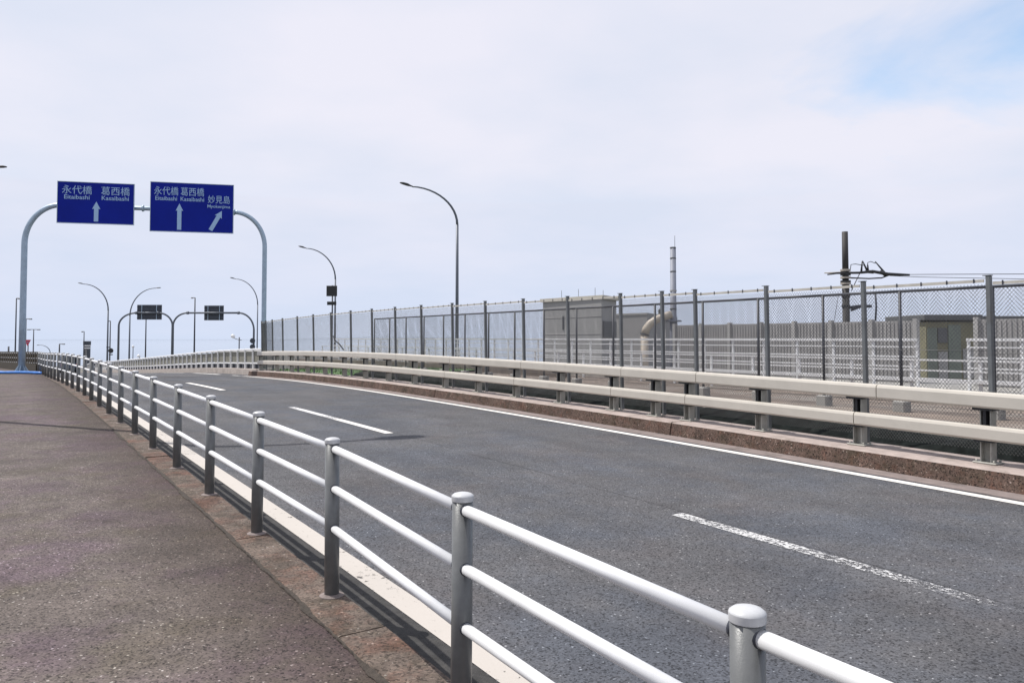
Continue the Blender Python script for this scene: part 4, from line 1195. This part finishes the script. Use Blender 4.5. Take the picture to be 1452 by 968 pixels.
# olive and teal block seen through the gap in the wall
Yb = 42.0
a, b = IW(1313, 446, Yb), IW(1386, 446, Yb)
t = thing('patchwork_shed', 'olive and grey-green panelled shed behind the gap in the wall', 'shed', Vector(((a.x + b.x)/2, Yb, LAND)))
Wd = b.x - a.x; zt = a.z
mb = MB(); mb.box(((a.x + b.x)/2, Yb + 2, (zt + LAND)/2 - .2), (Wd, 4, zt - LAND - .4)); link('wall', mb, 'building_olive', t)
mb = MB(); mb.box(((a.x + b.x)/2, Yb + 2, zt - .16), (Wd + .4, 4.4, .32), bev=.04); link('roof', mb, 'louvre_dark', t)
for (u0, u1, v0, v1, mt) in ((.02, .2, .1, .95, 'building_teal'), (.42, .66, .05, .95, 'building_teal'), (.22, .40, .5, .95, 'building_grey'), (.7, .95, .45, .95, 'building_grey'), (.22, .40, .1, .35, 'louvre_dark')):
    H_ = 3.2; mb = MB(); mb.box((a.x + Wd*(u0 + u1)/2, Yb - .02, zt - .4 - H_*(v0 + v1)/2), (Wd*(u1 - u0), .08, H_*(v1 - v0))); link('panel', mb, mt, t)
a, b = IW(1394, 448, 44), IW(1500, 446, 44)
t = thing('flat_roof_building', 'long grey building with a dark flat roof edge at the wall', 'building', Vector(((a.x + b.x)/2, 44, LAND)))
mb = MB(); mb.box(((a.x + b.x)/2, 47, (a.z + LAND)/2 - .15), (b.x - a.x, 6, a.z - LAND - .3)); link('wall', mb, 'building_grey', t)
mb = MB(); mb.box(((a.x + b.x)/2, 47, a.z - .13), (b.x - a.x + .5, 6.5, .26), bev=.04); link('roof', mb, 'louvre_dark', t)

# chimney with curved duct
Y = 60.0; c = IW(955, 350, Y)
t = thing('chimney', 'tall thin steel chimney with pale collar rings beyond the fence', 'chimney', Vector((c.x, Y, LAND)))
mb = MB(); mb.tube([(c.x, Y, LAND), (c.x, Y, 3.2), (c.x, Y, 3.25), (c.x, Y, c.z)], [.30, .29, .24, .22], n=20); link('stack', mb, 'stack_grey', t)
for y_ in (351, 366, 385, 412, 438):
    z = EYE + (480 - y_)/F*Y; mb = MB(); mb.tube([(c.x, Y, z - .05), (c.x, Y, z + .05)], .27 if y_ > 400 else .236, n=20, smooth=False); link('collar', mb, 'wall_grey' if y_ == 412 else 'louvre_dark', t)
mb = MB(); mb.tube([(c.x + .15, Y, c.z), (c.x + .15, Y, c.z + .9)], .018, n=5); link('rod', mb, 'dark_steel', t)
z = EYE + (480 - 455)/F*Y; mb = MB(); mb.tube([(c.x, Y, z - .06), (c.x, Y, z + .06)], .62, n=20, smooth=False); link('platform', mb, 'stack_grey', t)
t = thing('curved_duct', 'cream curved duct bending down beside the thin chimney', 'duct', Vector((IW(912, 480, Y).x, Y - .3, LAND)))
pts = [IW(951, 446, Y), IW(940, 449, Y), IW(929, 453.5, Y), IW(921, 459, Y), IW(915.5, 466, Y), IW(913, 474, Y)]
pts = [p - Vector((0, .3, 0)) for p in pts]; last = pts[-1].copy()
mb = MB(); mb.tube(pts, .30, n=18); link('duct_pipe', mb, 'duct_cream', t)
mb = MB(); mb.tube([last + Vector((-.0, 0, .05)), last - Vector((.03, 0, .06))], .36, n=18, smooth=False); link('duct_flange', mb, 'louvre_dark', t)
mb = MB(); mb.tube([last, Vector((last.x, last.y, LAND))], .30, n=18); link('duct_leg', mb, 'duct_cream', t)
for dxk in (.9, 1.6):
    mb = MB(); mb.tube([(last.x + dxk, Y - .3, LAND), (last.x + dxk, Y - .3, EYE + (480 - 452 - (0 if dxk > 1 else 6))/F*Y)], .07, n=8); link('support', mb, 'wall_grey', t)

# catenary pole with cantilever gear
Y = 38.0
def q(x, y, dy=0.0): return IW(x, y, Y) + Vector((0, dy, 0))
c = q(1200, 328)
t = thing('catenary_pole', 'dark railway catenary pole with a wired cantilever arm', 'pole', Vector((c.x, Y, LAND)))
mb = MB(); mb.tube([(c.x, Y, LAND), (c.x, Y, q(0, 400).z)], [.19, .165], n=16); link('lower_shaft', mb, 'pole_dark', t)
mb = MB(); mb.tube([(c.x, Y, q(0, 400).z), (c.x, Y, c.z)], [.15, .14], n=16); link('upper_shaft', mb, 'pole_dark', t)
for y_ in (383, 389, 393.5, 399, 402, 420, 434):
    z = q(0, y_).z; mb = MB(); mb.tube([(c.x, Y, z - .05), (c.x, Y, z + .05)], .24 if y_ < 403 else .20, n=16, smooth=False); link('collar', mb, 'insulator' if y_ in (383, 393.5, 402) else 'black_fitting', t)
def bar(name, pts, r, mt='black_fitting'):
    mb = MB(); mb.tube(pts, r, n=7); return link(name, mb, mt, t)
bar('arm', [q(1172, 389.5, -.2), q(1185, 387.5, -.2), q(1217, 387, -.2), q(1236, 385, -.2), q(1258, 389, -.2), q(1288, 390, -.2)], [.035, .05, .06, .075, .085, .05])
bar('arm', [q(1172, 386.5, .15), q(1204, 385, .15), q(1222, 386, .15)], .03, 'insulator')
bar('arm', [q(1205, 394, -.1), q(1232, 395, -.1), q(1250, 394, -.1), q(1262, 389.5, -.1)], .035)
for (p0, p1) in (((1222.5, 386), (1224, 370)), ((1231, 384), (1224.5, 369.5)), ((1257, 388), (1242.5, 370.5)), ((1232, 384), (1232, 375))):
    bar('horn', [q(*p0), q(*p1)], [.055, .025])
bar('insulator', [q(1229, 384.5), q(1240, 385.5)], .085, 'black_fitting')
bar('insulator', [q(1250, 384), q(1258, 390)], .10, 'black_fitting')
bar('jumper_wire', [q(1207, 382), q(1208, 375), q(1214, 374), q(1226, 376)], .018)
bar('jumper_wire', [q(1231, 378), q(1232, 372), q(1236, 370.5), q(1243, 373)], .018)
bar('bracket', [q(1205, 436), q(1219, 434), q(1236, 434)], .075, 'wire_dark')
bar('bracket', [q(1207, 440), q(1220, 435)], .06, 'wire_dark')
bar('drop_bar', [q(1242, 416), q(1243, 434), q(1241.5, 455)], .045, 'wire_dark')
bar('stay_wire', [q(1220, 388), q(1208, 412)], .02)
bar('stay_wire', [q(1190, 415), q(1183, 455)], .012, 'wire_dark')
e1 = q(1288, 390, -.2)
wire = []
for k in range(13):
    f_ = k/12; wire.append(e1 + Vector((2.75*f_*1.0 + 4*f_*f_, -2*f_, .02 - .1*math.sin(f_*math.pi))))
bar('contact_wire', [q(1285, 389.5, -.2), q(1325, 390, -.5), q(1365, 390.5, -.8), q(1480, 392, -1.6), q(3400, 405, -12)], .016)
bar('contact_wire', [q(1262, 391, -.1), q(1300, 393.5, -.4), q(1350, 395.5, -.8), q(1480, 400, -1.6), q(3400, 425, -12)], .014)
